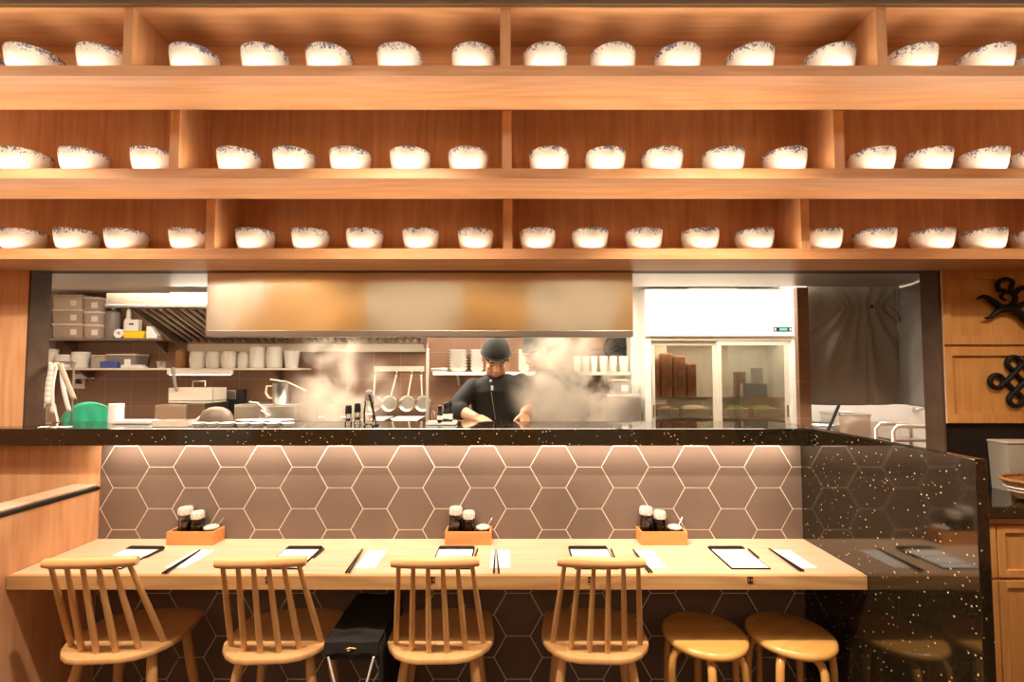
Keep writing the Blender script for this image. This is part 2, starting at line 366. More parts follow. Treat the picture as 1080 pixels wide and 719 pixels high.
# ------------------------------------------------------------------ mesh helpers
class MB:
    """collects shapes into one mesh"""
    def __init__(self): self.bm = bmesh.new(); self.mi = 0
    def _f(self, vs):
        try:
            f = self.bm.faces.new(vs); f.material_index = self.mi; return f
        except ValueError: return None
    def box(self, x0, x1, y0, y1, z0, z1, bev=0.0, seg=2):
        bm = self.bm
        x0, x1 = min(x0, x1), max(x0, x1); y0, y1 = min(y0, y1), max(y0, y1); z0, z1 = min(z0, z1), max(z0, z1)
        v = [bm.verts.new(c) for c in ((x0,y0,z0),(x1,y0,z0),(x1,y1,z0),(x0,y1,z0),(x0,y0,z1),(x1,y0,z1),(x1,y1,z1),(x0,y1,z1))]
        fs = [self._f([v[i] for i in q]) for q in ((3,2,1,0),(4,5,6,7),(0,1,5,4),(1,2,6,5),(2,3,7,6),(3,0,4,7))]
        if bev:
            es = list({e for f in fs for e in f.edges})
            r = bmesh.ops.bevel(bm, geom=es, offset=bev, segments=seg, affect='EDGES', profile=0.5)
            for f in r['faces']: f.material_index = self.mi
        return self
    def lathe(self, prof, cx=0, cy=0, cz=0, seg=32, axis='z', cap0=True, cap1=True, sx=1, sy=1):
        bm = self.bm; rings = []
        for r, h in prof:
            ring = []
            for k in range(seg):
                a = 2 * PI * k / seg
                p = Vector((r * math.cos(a) * sx, r * math.sin(a) * sy, h))
                if axis == 'y': p = Vector((p.x, -p.z, p.y))     # height goes towards -y
                if axis == 'x': p = Vector((p.z, p.x, p.y))
                ring.append(bm.verts.new(p + Vector((cx, cy, cz))))
            rings.append(ring)
        for a, b in zip(rings, rings[1:]):
            for k in range(seg): self._f([a[k], a[(k+1) % seg], b[(k+1) % seg], b[k]])
        if cap0: self._f(list(reversed(rings[0])))
        if cap1: self._f(rings[-1])
        return self
    def tube(self, pts, rad, seg=10, cap=True, flat=None):
        """round tube through pts; rad number or list; flat=(sx, sy) squashes the section"""
        bm = self.bm; pts = [Vector(p) for p in pts]; n = len(pts)
        rad = rad if isinstance(rad, (list, tuple)) else [rad] * n
        up = None; rings = []
        for i, p in enumerate(pts):
            d = (pts[min(i+1, n-1)] - pts[max(i-1, 0)]).normalized()
            if up is None:
                up = Vector((0,0,1)) if abs(d.z) < 0.9 else Vector((1,0,0))
            u = (up - d * up.dot(d)).normalized(); up = u; w = d.cross(u)
            fx, fy = flat or (1, 1)
            rings.append([bm.verts.new(p + u * math.cos(2*PI*k/seg) * rad[i] * fx + w * math.sin(2*PI*k/seg) * rad[i] * fy) for k in range(seg)])
        for a, b in zip(rings, rings[1:]):
            for k in range(seg): self._f([a[k], a[(k+1) % seg], b[(k+1) % seg], b[k]])
        if cap: self._f(list(reversed(rings[0]))); self._f(rings[-1])
        return self
    def prism(self, poly, d0, d1, axis='y', bev=0.0):
        """poly of (a,b); axis z: (x,y); axis y: (x,z); axis x: (y,z)"""
        bm = self.bm
        def P(a, b, d): return {'z': (a, b, d), 'y': (a, d, b), 'x': (d, a, b)}[axis]
        A = [bm.verts.new(P(a, b, d0)) for a, b in poly]; B = [bm.verts.new(P(a, b, d1)) for a, b in poly]
        fs = [self._f(A), self._f(list(reversed(B)))]
        n = len(poly)
        for k in range(n): fs.append(self._f([A[k], B[k], B[(k+1) % n], A[(k+1) % n]]))
        if bev:
            es = list({e for f in fs[:2] if f for e in f.edges})
            r = bmesh.ops.bevel(bm, geom=es, offset=bev, segments=2, affect='EDGES', profile=0.5)
            for f in r['faces']: f.material_index = self.mi
        return self
    def ell(self, c, r, seg=20, rings=12):
        c = Vector(c); prof = []
        bm = self.bm
        R = []
        top = bm.verts.new(c + Vector((0, 0, r[2]))); bot = bm.verts.new(c - Vector((0, 0, r[2])))
        for i in range(1, rings):
            a = PI * i / rings
            R.append([bm.verts.new(c + Vector((r[0]*math.sin(a)*math.cos(2*PI*k/seg), r[1]*math.sin(a)*math.sin(2*PI*k/seg), r[2]*math.cos(a)))) for k in range(seg)])
        for k in range(seg):
            self._f([top, R[0][k], R[0][(k+1) % seg]]); self._f([bot, R[-1][(k+1) % seg], R[-1][k]])
        for a, b in zip(R, R[1:]):
            for k in range(seg): self._f([a[k], b[k], b[(k+1) % seg], a[(k+1) % seg]])
        return self
    def grid(self, fn, nu, nv, thick=None):
        bm = self.bm
        V = [[bm.verts.new(fn(i / nu, j / nv)) for j in range(nv + 1)] for i in range(nu + 1)]
        for i in range(nu):
            for j in range(nv): self._f([V[i][j], V[i+1][j], V[i+1][j+1], V[i][j+1]])
        return self
    def rot(self, M):
        bmesh.ops.transform(self.bm, matrix=M, verts=self.bm.verts); return self
    def build(self, name, mat, parent=None, smooth=None, loc=None, solid=0.0, origin=None):
        bm = self.bm
        if origin is not None:
            bmesh.ops.translate(bm, vec=-Vector(origin), verts=bm.verts); loc = origin
        bmesh.ops.recalc_face_normals(bm, faces=bm.faces)
        me = bpy.data.meshes.new(name); bm.to_mesh(me); bm.free()
        for mm in (mat if isinstance(mat, (list, tuple)) else [mat]): me.materials.append(MATS[mm])
        o = bpy.data.objects.new(name, me); COL.objects.link(o)
        if parent: o.parent = parent
        if loc is not None: o.location = loc
        if smooth:
            for p in me.polygons: p.use_smooth = True
            me.set_sharp_from_angle(angle=math.radians(smooth))
        if solid:
            md = o.modifiers.new('solid', 'SOLIDIFY'); md.thickness = solid; md.offset = 0
        return o

def tag(o, label, cat, group=None):
    o['label'] = label; o['category'] = cat
    if group: o['group'] = group
    return o
def thing(name, label, cat, loc=(0, 0, 0), rz=0.0, group=None):
    o = bpy.data.objects.new(name, None); COL.objects.link(o); o.empty_display_size = 0.05
    o.location = loc; o.rotation_euler = (0, 0, rz)
    return tag(o, label, cat, group)
def struct(name, mb, mat, **k):
    o = mb.build(name, mat, **k); o['kind'] = 'structure'; return o
def copy_tree(o, parent=None):
    c = o.copy(); COL.objects.link(c)
    if parent: c.parent = parent
    for ch in list(o.children): copy_tree(ch, c)
    return c
ORD = ['first', 'second', 'third', 'fourth', 'fifth', 'sixth', 'seventh', 'eighth']

# ------------------------------------------------------------------ key planes
Yw = 3.41 * S                 # front of the tiled wall
Yk = 3.56 * S                 # kitchen side of that wall
YB = 5.60 * S                 # kitchen back wall
ZL = at(540, 452, 3.26 * S).z     # ledge top
ZLb = at(540, 470, 3.26 * S).z    # ledge underside
ZS = at(540, 284, Yw).z           # soffit
XL, XR = at(28, 360, Yw).x, at(994, 360, Yw).x    # opening jamb edges on the dining side
XT0, XT1 = at(105, 520, Yw).x, at(846, 520, Yw).x
ZT = at(540, 568, Yw).z       # table top
YT = at_z(540, 607, ZT).y     # table front
print('planes', Yw, Yk, YB, ZL, ZLb, ZS, XL, XR, XT0, XT1, ZT, YT)
ZC = 3.05
# ------------------------------------------------------------------ setting
struct('floor', MB().box(-4, 4, -2.6, YB + .3, -.1, 0), 'floor_wood')
struct('ceiling', MB().box(-4, 4, -2.6, Yk, ZC, ZC + .1), 'ceiling_paint')
struct('wall_left', MB().box(-4.0, -3.9, -2.6, Yw, 0, ZC), 'divider_wood')
struct('wall_right', MB().box(3.9, 4.0, -2.6, Yw, 0, ZC), 'divider_wood')
struct('wall_behind', MB().box(-4, 4, -2.7, -2.6, 0, ZC), 'gold_wood')
struct('trim_10', MB().box(-3.9, -3.86, -2.45, -1.0, 0, ZC), 'white_paint')
# pale plaster piers on the wall opposite (they mirror in the hood)
struct('trim_1', MB().box(-2.2, -1.0, -2.6, -2.55, 0, ZC), 'plaster')
struct('trim_2', MB().box(.40, 1.9, -2.6, -2.55, 0, ZC), 'plaster')
# front wall: wooden cheeks beside the opening, head above it
struct('wall_front', MB().box(-3.9, XL, Yw, Yk, 0, ZC).box(XR + .002, 3.9, Yw + .02, Yk, 0, ZC).box(XL, XR + .002, Yw, Yk, ZS + .012, ZC), 'divider_wood')
struct('trim_4', MB().box(XL, XR, Yw - .002, Yk, ZS, ZS + .012), 'dark_trim')
# brown stone jambs
struct('trim_5', MB().box(XL, XL + .012, Yw - .001, Yk, ZLb, ZS), 'brown_stone')
struct('trim_6', MB().box(XR - .012, XR, Yw - .001, Yk, 0, ZS), 'brown_stone')
# half wall carrying the ledge
struct('trim_11', MB().box(-3.9, XT0 - .0005, Yw - .0012, Yw + .0115, 0, ZLb - .0005), 'divider_wood')
half = struct('wall_counter', MB().box(XL, XT1 + .075, Yw + .012, Yk, 0, ZLb), 'brown_stone')

def hex_wall():
    mb = MB()
    px = 37.75; cx0 = at(131.2, 520, Yw).x; pitch = (at(131.2 + px, 520, Yw).x - cx0)
    s = pitch / 1.5; h = s * math.sqrt(3); zb = at(540, 514.3, Yw).z
    gap = 0.0024
    mb.mi = 1
    mb.box(XT0, XT1, Yw + .0032, Yw + .012, 0, ZLb)
    mb.mi = 0
    def clip(poly, ax, lim, sign):
        out = []
        for i in range(len(poly)):
            a, b = poly[i], poly[(i+1) % len(poly)]
            ia, ib = sign * (a[ax] - lim) >= 0, sign * (b[ax] - lim) >= 0
            if ia: out.append(a)
            if ia != ib:
                t = (lim - a[ax]) / (b[ax] - a[ax]); out.append((a[0] + t*(b[0]-a[0]), a[1] + t*(b[1]-a[1])))
        return out
    for c in range(-3, 24):
        for r in range(-12, 4):
            x = cx0 + c * pitch; z = zb + h * (r + .5) + (h / 2 if c % 2 else 0)
            poly = [(x + (s - gap*1.15) * math.cos(PI/3*k), z + (s - gap*1.15) * math.sin(PI/3*k)) for k in range(6)]
            for ax, lim, sg in ((0, XT0 + .001, 1), (0, XT1 - .001, -1), (1, .001, 1), (1, ZLb - .001, -1)):
                if len(poly) > 2: poly = clip(poly, ax, lim, sg)
            if len(poly) > 2: mb.prism(poly, Yw + .0015, Yw + .0045, 'y')
    struct('wall_tiled', mb, ['tile_face', 'grout'])
hex_wall()

# kitchen shell
KZ = 2.245
XKL, XKR = -3.75, 3.3
struct('wall_kitchen', MB().box(XKL, XKR, YB, YB + .1, 0, KZ + .1), 'kitchen_tile')
struct('wall_kitchen_left', MB().box(XKL - .1, XKL, Yk, YB, 0, KZ + .1), 'white_paint')
struct('wall_kitchen_right', MB().box(XKR, XKR + .1, Yk, YB, 0, KZ + .1), 'white_paint')
struct('ceiling_kitchen', MB().box(XKL, XKR, Yk, YB, KZ, KZ + .08), 'ceiling_paint')
YSo = 4.14 * S
struct('trim_7', MB().box(XKL, XKR, Yk, YSo, ZS + .004, KZ), 'steel_rough')
xw0, xw1 = at(666, 400, 5.3*S).x, at(690, 400, 5.3*S).x
struct('trim_8', MB().box(xw0, xw1 + .1, 5.3*S, YB, 0, KZ), 'white_paint')
pa, pb = at(843, 400, YSo).x, at(855, 400, YSo).x
pillar = struct('pillar', MB().box(pa, pb, YSo, YSo + .035, 0, ZS), 'kitchen_tile')
struct('wall_scullery', MB().box(pb + .25, XKR, YB - .25, YB - .2, 0, KZ), 'white_paint')

# ------------------------------------------------------------------ granite ledge and partition
YL0, YL1 = 3.26 * S, 3.75 * S
PX0, PX1 = XT1, XT1 + at(1042, 600, 2.13*S).x - at(1029, 600, 2.13*S).x
tag(MB().box(-3.6, PX0 - .001, YL0, Yw - .002, ZLb, ZL, .004).build('granite_ledge', 'granite'), 'dark speckled granite ledge running along the top of the tiled wall', 'counter ledge')
L = COL.objects['granite_ledge']
bm = bmesh.new(); bm.from_mesh(L.data)
mb = MB(); mb.bm.free(); mb.bm = bm
mb.box(XL + .014, PX0 - .001, Yw - .002, YL1, ZLb + .001, ZL - .0005)
bm.to_mesh(L.data); bm.free()
tag(MB().box(PX0, PX1, 2.13*S, Yk + .02, 0, ZL, .003).build('granite_partition', 'granite'), 'tall polished black granite partition with gold flecks at the end of the counter', 'partition')

# ------------------------------------------------------------------ booth divider at the left
YD0 = 1.0
zr = at(105, 516, Yw).z
d = thing('booth_divider', 'low light-wood booth divider with black and pale cap rail beside the counter', 'divider', (0, 0, 0))
XD0 = at(93, 510, Yw).x
XD0 = XT0 - .13
MB().box(XD0, XT0 - .002, YD0, Yw - .003, 0, zr).build('panel', 'divider_wood', d)
MB().box(XD0 - .004, XT0 + .004, YD0 - .004, Yw - .003, zr, zr + .016).build('black_rail', 'black_strip', d)
MB().box(XD0 + .008, XT0 - .012, YD0, Yw - .003, zr + .016, zr + .029, .004).build('cap_rail', 'table_wood', d)

# ------------------------------------------------------------------ stepped display shelving
D = [2.40 * S, 2.72 * S, 3.05 * S, Yw]
edge_px = [(69, 80), (177.5, 188), (262, 273)]
ZE = [(at(540, a, D[i]).z, at(540, b, D[i]).z) for i, (a, b) in enumerate(edge_px)]   # (top, bottom) of each front edge
ZTOP = at(540, 8, D[0]).z
XS0, XS1 = -2.70, 2.66
DIVS = []
for (py_, Yd, ps) in ((40, D[0], ((130, 140), (527.5, 538.5), (925, 935.5))), (150, D[1], ((178.5, 188.5), (529.5, 539.5), (880, 890.5))), (235, D[2], ((217, 226.5), (530.5, 540.5), (845, 854)))):
    DIVS.append([(at(a, py_, Yd).x, at(b, py_, Yd).x) for a, b in ps])
sh = thing('display_shelving', 'stepped three-tier light wood display shelving hanging over the kitchen counter', 'shelving', (0, 0, 0))
LIP = .013
tops = [ZTOP, ZE[0][1] + .16, ZE[1][1] + .16]
for i in range(3):
    y0, y1 = D[i], D[i+1]
    zt, zb = ZE[i]
    top = tops[i]
    # shelf board with a raised front lip
    MB().box(XS0, XS1, y0, y1 - (.001 if i < 2 else .002), zb, zt - LIP).box(XS0, XS1, y0, y0 + .012, zt - LIP, zt).build('shelf_board', 'shelf_wood_x', sh)
    MB().box(XS0, XS1, y1 - .016, y1 - .002, zt - LIP + .0005, top - .0005).build('back_panel', 'shelf_wood_x' if i == 0 else 'shelf_wood_z', sh)
    yc = y0 if i == 0 else y0 + .002
    MB().box(XS0, XS1, yc, y1 - .002, top, top + .02).build('top_board', 'shelf_wood_x', sh)
    for a, b in DIVS[i] + [(XS0, XS0 + .03), (XS1 - .03, XS1)]:
        MB().box(a, b, y0 + (.0005 if i == 0 else .002), y1 - .0165, zt - LIP + .0005, top - .0005).build('upright', 'shelf_wood_z', sh)
MB().box(XS0, XS1, D[0] - .012, D[0] + .02, ZTOP + .006, ZTOP + .12).build('head_trim', 'head_trim', sh)
MB().box(XS0, XS1, D[0] + .02, Yw - .001, ZTOP + .021, ZTOP + .12).build('header', 'shelf_wood_x', sh)

# bowls -------------------------------------------------------------
def make_bowl(name):
    prof = [(.036, 0), (.043, 0), (.045, .006), (.050, .011), (.0645, .022), (.0745, .040), (.0805, .062), (.0845, .088), (.0868, .113), (.0872, .116),
            (.0865, .1175), (.0845, .1165), (.0815, .088), (.077, .062), (.070, .042), (.058, .026), (.030, .016), (.002, .014)]
    o = MB().lathe(prof, seg=40).build(name, 'bowl_glaze', smooth=50)
    return o
rows_px = [
    [[-24, 38, 112], [207, 281, 348, 422, 500], [575, 646, 714, 790, 874], [958, 1037, 1098]],
    [[28, 90, 164], [253, 311, 370, 433, 494], [579, 638, 698, 762, 827], [918, 977, 1035, 1090]],
    [[25, 82, 134, 201], [270, 328, 385, 444, 502], [567, 622, 679, 738, 795], [866, 922, 982, 1036, 1092]],
]
rown = ['top', 'middle', 'bottom']
bayn = ['end bay beside the booth', 'bay second from the booth', 'bay third from the booth', 'bay above the carved knot']
proto = None
for i, row in enumerate(rows_px):
    yc = D[i] + .106
    zb = ZE[i][0] - LIP
    for j, bay in enumerate(row):
        for k, px in enumerate(bay):
            ymid = (edge_px[i][0] - 13)
            x = at(px, ymid, yc).x
            lo = DIVS[i][j-1][1] if j > 0 else -9; hi = DIVS[i][j][0] if j < 3 else 9
            x = max(lo + .091, min(hi - .091, x))
            if proto is None:
                proto = make_bowl('rice_bowl'); o = proto
            else:
                o = proto.copy(); COL.objects.link(o)
            o.location = (x, yc, zb + .0004); o.rotation_euler = (0, 0, random.uniform(0, 6.28))
            tag(o, 'blue floral white bowl, %s shelf, %s from left in the %s' % (rown[i], ORD[k], bayn[j]), 'bowl', 'bowls on the %s shelf' % rown[i])

# ------------------------------------------------------------------ counter table
TX0, TX1 = XT0 + .0015, XT1 - .0015
t = thing('counter_table', 'long pale wood counter table fixed under the hexagon tiles', 'table', (0, 0, 0))
TTH = ZT - at(540, 622, YT).z
MB().box(TX0, TX1, YT + .018, Yw - .001, ZT - TTH, ZT).build('tabletop', 'table_wood', t)
MB().box(TX0, TX1, YT, YT + .0178, ZT - TTH, ZT, .002).build('shaded_front_edge', 'shaded_edge_wood', t)  # separate darker strip stands in for the less lit front face
for px in (106, 283, 456, 623, 791):
    p = at(px, 611, YT)
    pl = MB().box(p.x - .011, p.x + .011, YT - .0035, YT - .0002, p.z - .012, p.z + .012, .001).build('number_plate', 'black_lacquer', t)
    mk = MB()
    for dx in (-.006, .006): mk.box(p.x + dx - .0035, p.x + dx + .0035, YT - .0045, YT - .0035, p.z - .006, p.z + .006)
    mk.build('number_mark', 'wicker', pl)
# steel brackets under the slab, against the wall
for px in (300, 660):
    x = at(px, 600, Yw).x
    MB().box(x - .02, x + .02, YT + .18, Yw - .002, ZT - TTH - .012, ZT - TTH).box(x - .02, x + .02, Yw - .012, Yw - .002, ZT - TTH - .16, ZT - TTH - .012).build('bracket', 'black_strip', t)

# menus, chopsticks, napkins ---------------------------------------
def table_rect(l_r, r_r, y_r, y_f):
    """rear-left, rear-right pixels on the table top at pixel rows y_r (rear) and y_f (front)"""
    a = at_z(l_r, y_r, ZT); b = at_z(r_r, y_r, ZT); c = at_z(l_r, y_f, ZT)
    return a.x, b.x, c.y, a.y
settings = [
    ((137, 174), ((211, 579.5), (173, 604)), (206, 226), 'by the booth divider', -.02),
    ((304, 341), ((382.5, 578.5), (366.5, 603)), (389, 399), 'between the spice tray by the booth and the middle one', 0.0),
    ((463, 501), ((523, 579.5), (523.5, 603.5)), (518.5, 537.5), 'in front of the middle spice tray', 0.0),
    ((599, 640), ((667.5, 579), (686, 603)), (669, 687), 'beside the spice tray nearest the granite', 0.0),
    ((746, 783), ((811, 578), (846, 601.5)), (813, 833), 'nearest the granite partition', 0.0),
]
whose = ['place setting by the booth divider', 'place setting second from the booth', 'middle place setting', 'place setting second from the granite', 'place setting beside the granite partition']
for i, ((ml, mr), (c0, c1), (nl, nr), where, rz) in enumerate(settings):
    x0, x1, yf, yr = table_rect(ml, mr, 577.5, 600.5)
    cx, cy = (x0 + x1) / 2, (yf + yr) / 2; w, l = (x1 - x0), (yr - yf)
    m = thing('menu_board', 'dark clipboard holding a white order sheet at the ' + whose[i], 'menu', (cx, cy, ZT), rz, 'order clipboards')
    MB().box(-w/2, w/2, -l/2, l/2, .0003, .005, .001).build('board', 'black_lacquer', m)
    MB().box(-w/2 + .006, w/2 - .006, -l/2 + .006, l/2 - .02, .0051, .0062).build('sheet', 'printed_sheet', m)
    MB().box(-w/2 + .004, w/2 - .004, l/2 - .032, l/2 - .002, .0063, .0105, .001).build('clip', 'black_lacquer', m)
    pen = MB().tube([(0, -.05, .005), (0, .042, .005), (0, .05, .005)], [.0042, .0042, .0025], 8).build('pencil', 'black_plastic', loc=(x1 + .011, yr - .075, ZT + .0004), smooth=40)
    pen.rotation_euler = (0, 0, rz - .06)
    tag(pen, 'short black pencil beside the clipboard at the ' + whose[i], 'pencil', 'order pencils')
    # napkin
    nx0, nx1, nyf, nyr = table_rect(nl, nr, 580.5, 599)
    nw = max(.085, nx1 - nx0)
    nx1 = nx0 + nw
    nap = MB().box(-nw/2, nw/2, -(nyr-nyf)/2, (nyr-nyf)/2, .0003, .0018).box(-nw/2 + .002, nw/2 - .002, -(nyr-nyf)/2 + .003, (nyr-nyf)/2 - .003, .0018, .0032).build('napkin', 'paper', loc=((nx0+nx1)/2, (nyf+nyr)/2, ZT))
    tag(nap, 'white folded paper napkin under chopsticks at the ' + whose[i], 'napkin', 'paper napkins')
    # two chopsticks
    a = at_z(*c0, ZT + .008); b = at_z(*c1, ZT + .008)
    dr = (b - a); ln = dr.length
    for q in (0, 1):
        sp0, sp1 = (.0024, .006) if i != 2 else (.003, .010)
        sgn = -1 if q == 0 else 1
        e0 = a + Vector((sgn * sp0, 0, 0)); e1 = b + Vector((sgn * sp1, 0, 0))
        mid = (e0 + e1) / 2
        mbk = MB().tube([e0 - mid, (e0 - mid) * .2, e1 - mid], [.0016, .0028, .0040], 8)
        ck = mbk.build('chopstick', 'black_lacquer', loc=(mid.x, mid.y, ZT + .0034 + .0042), smooth=40)
        tag(ck, 'black chopstick, %s one of the pair at the %s' % (('left', 'right')[q], whose[i]), 'chopstick', 'chopsticks on the counter table')

# spice trays --------------------------------------------------------
def spice_tray(pxl, pxr, where, wn):
    """pxl..pxr: tray front edge in the photo, front base at y 575"""
    a = at_z(pxl, 575, ZT); b = at_z(pxr, 575, ZT)
    w = b.x - a.x; dp = .115; h = .062
    cx = (a.x + b.x) / 2; y0 = a.y
    tr = thing('spice_tray', 'small orange wood tray of spice jars ' + where, 'tray', (cx, y0 + dp/2, ZT), 0, 'spice trays')
    wt = .009
    MB().box(-w/2, w/2, -dp/2, dp/2, 0.0004, .008, .001).build('base', 'tray_wood', tr)
    for (x0, x1, ya, yb) in ((-w/2, w/2, -dp/2, -dp/2 + wt), (-w/2, w/2, dp/2 - wt, dp/2), (-w/2, -w/2 + wt, -dp/2 + wt, dp/2 - wt), (w/2 - wt, w/2, -dp/2 + wt, dp/2 - wt)):
        MB().box(x0, x1, ya, yb, .0082, h, .0012).build('side', 'tray_wood', tr)
    # jars stand in the tray
    for k, (dx, dy, hj, rj, what) in enumerate(((-w*.30, .006, .118, .0295, 'taller'), (-w*.30 + .064, .000, .100, .0275, 'shorter'))):
        j = thing('spice_jar', '%s glass spice jar with pale lid in the tray %s' % (what, wn), 'jar', (cx + dx, y0 + dp/2 + dy, ZT + .0086), 0, 'spice jars')
        MB().lathe([(rj*.92, 0), (rj, .004), (rj, hj - .012), (rj*.86, hj - .002), (rj*.82, hj)], seg=8, cap1=False).build('glass_body', 'glass', j, smooth=20)
        MB().lathe([(rj*.80, .003), (rj*.91, .006), (rj*.91, hj*.72), (rj*.85, hj*.73)], seg=20).build('sauce', 'soy', j, smooth=40)
        MB().lathe([(rj*.88, hj - .001), (rj*1.08, hj + .002), (rj*1.12, hj + .010), (rj*1.10, hj + .026), (rj*.95, hj + .034), (rj*.5, hj + .037)], seg=24).build('lid', 'lid_pattern', j, smooth=40)
    dx = w*.5 - .043
    j = thing('condiment_pot', 'clear lidded pot of chili with spoon in the tray %s' % wn, 'pot', (cx + dx, y0 + dp/2 - .004, ZT + .0086), 0, 'condiment pots')
    MB().lathe([(.022, 0), (.029, .004), (.031, .045), (.030, .052)], seg=24, cap1=False).build('glass_body', 'glass', j, smooth=40)
    MB().lathe([(.020, .002), (.027, .006), (.0285, .036)], seg=20).build('chili_paste', 'chili', j, smooth=40)
    MB().lathe([(.031, .0525), (.034, .056), (.034, .062), (.026, .068), (.012, .071)], seg=24).build('lid', 'lid_pattern', j, smooth=40)
    MB().tube([(.012, 0, .045), (.030, .012, .075), (.046, .022, .098)], [.003, .0024, .0028], 8).build('spoon', 'steel', j, smooth=60)
spice_tray(175, 224.5, 'in front of the tiles near the booth divider', 'near the booth divider')
spice_tray(469, 518, 'in the middle of the counter table', 'in the middle of the table')
spice_tray(676, 725.5, 'on the counter table nearest the granite partition', 'nearest the granite partition')

# ------------------------------------------------------------------ chairs
def make_chair(name):
    """origin on the floor at the middle of the seat's rear edge; +y towards the table"""
    t = bpy.data.objects.new(name, None); COL.objects.link(t)
    SZ = .475
    out = [(-.075, .0), (.075, .0), (.125, .014), (.165, .042), (.198, .085), (.214, .125), (.219, .165), (.214, .22), (.205, .31), (.196, .360), (.170, .380), (.10, .388), (0, .390),
           (-.10, .388), (-.170, .380), (-.196, .360), (-.205, .31), (-.214, .22), (-.219, .165), (-.214, .125), (-.198, .085), (-.165, .042), (-.125, .014)]
    out = [(x * 1.03, y) for x, y in out]
    MB().prism(out, SZ - .024, SZ, 'z', bev=.007).build('seat', 'chair_wood_y', t, smooth=35)
    # six spindles and the turned top rail
    RZ, RY = .864, -.056
    for k in range(6):
        f = k / 5 * 2 - 1
        bx = f * .182; by = .046 + .066 * f * f
        tx = f * .140; ty = RY + .004
        p0 = Vector((bx, by, SZ - .012)); p1 = Vector((tx, ty, RZ - .003))
        MB().tube([p0.lerp(p1, q) for q in (0, .25, .5, .75, 1)], [.0105, .0118, .0115, .0100, .0085], 12).build('spindle', 'chair_wood', t, smooth=60)
    rl = []
    for q in range(13):
        u = q / 12 * 2 - 1
        rl.append((u * .168, RY + .010 * (u*u) , RZ + .004))
    rr = [.017, .020] + [.0205] * 9 + [.020, .017]
    MB().tube(rl, rr, 16, flat=(1.0, .92)).build('top_rail', 'chair_wood_x', t, smooth=50)
    for sx, y0, y1, dx in ((-1, .105, .03, .055), (1, .105, .03, .055), (-1, .315, .370, .045), (1, .315, .370, .045)):
        p0 = Vector((sx * .135, y0, SZ - .0235)); p1 = Vector((sx * (.140 + dx), y1, 0.0))
        MB().tube([p0.lerp(p1, q) for q in (0, .2, .45, .75, 1)], [.0165, .0195, .0205, .0175, .0125], 14).build('leg', 'chair_wood', t, smooth=60)
    return t
chair = make_chair('spindle_chair')
chs = [(-1.625, 1.852, .08, 'spindle-back wooden chair tucked at the counter nearest the booth divider'),
       (-.969, 1.852, .07, 'spindle-back wooden chair second from the booth, beside the black bag stand'),
       (-.296, 1.852, .03, 'spindle-back wooden chair in front of the middle spice tray'),
       (.345, 1.852, -.04, 'spindle-back wooden chair standing next to the round stools')]
for i, (x, y, rz, lb) in enumerate(chs):
    o = chair if i == 0 else copy_tree(chair)
    o.location = (x, y, 0); o.rotation_euler = (0, 0, rz)
    tag(o, lb, 'chair', 'spindle chairs at the counter')

# ------------------------------------------------------------------ stools
def make_stool():
    t = bpy.data.objects.new('round_stool', None); COL.objects.link(t)
    SZ = .48
    MB().lathe([(.10, SZ - .036), (.160, SZ - .036), (.171, SZ - .030), (.176, SZ - .018), (.172, SZ - .006), (.160, SZ), (.08, SZ + .001)], seg=48).build('seat', 'stool_wood', t, smooth=50)
    for k in range(6):
        a = math.radians(18 + 60 * k)
        ca, sa = math.cos(a), math.sin(a)
        path = [(.085, SZ - .052), (.125, SZ - .053), (.148, SZ - .062), (.160, SZ - .085), (.166, SZ - .14), (.170, .20), (.176, 0.0)]
        pts = [(r * ca, r * sa, z) for r, z in path]
        MB().tube(pts, [.015, .015, .0155, .0155, .0155, .0145, .013], 12, flat=(.95, 1.1)).build('leg', 'stool_wood_z', t, smooth=60)
    MB().lathe([(.05, SZ - .040), (.11, SZ - .040), (.11, SZ - .0365), (.05, SZ - .0365)], seg=30).build('seat_block', 'stool_wood_z', t)
    return t
st = make_stool()
st.location = (at_z(742, 664, .48).x, 2.045, 0)
tag(st, 'round bentwood stool under the table next to the spindle chair', 'stool', 'round stools')
s2 = copy_tree(st); s2.location = (at_z(832, 664, .48).x, 2.045, 0); s2.rotation_euler = (0, 0, .5)
tag(s2, 'round bentwood stool under the table beside the granite partition', 'stool', 'round stools')

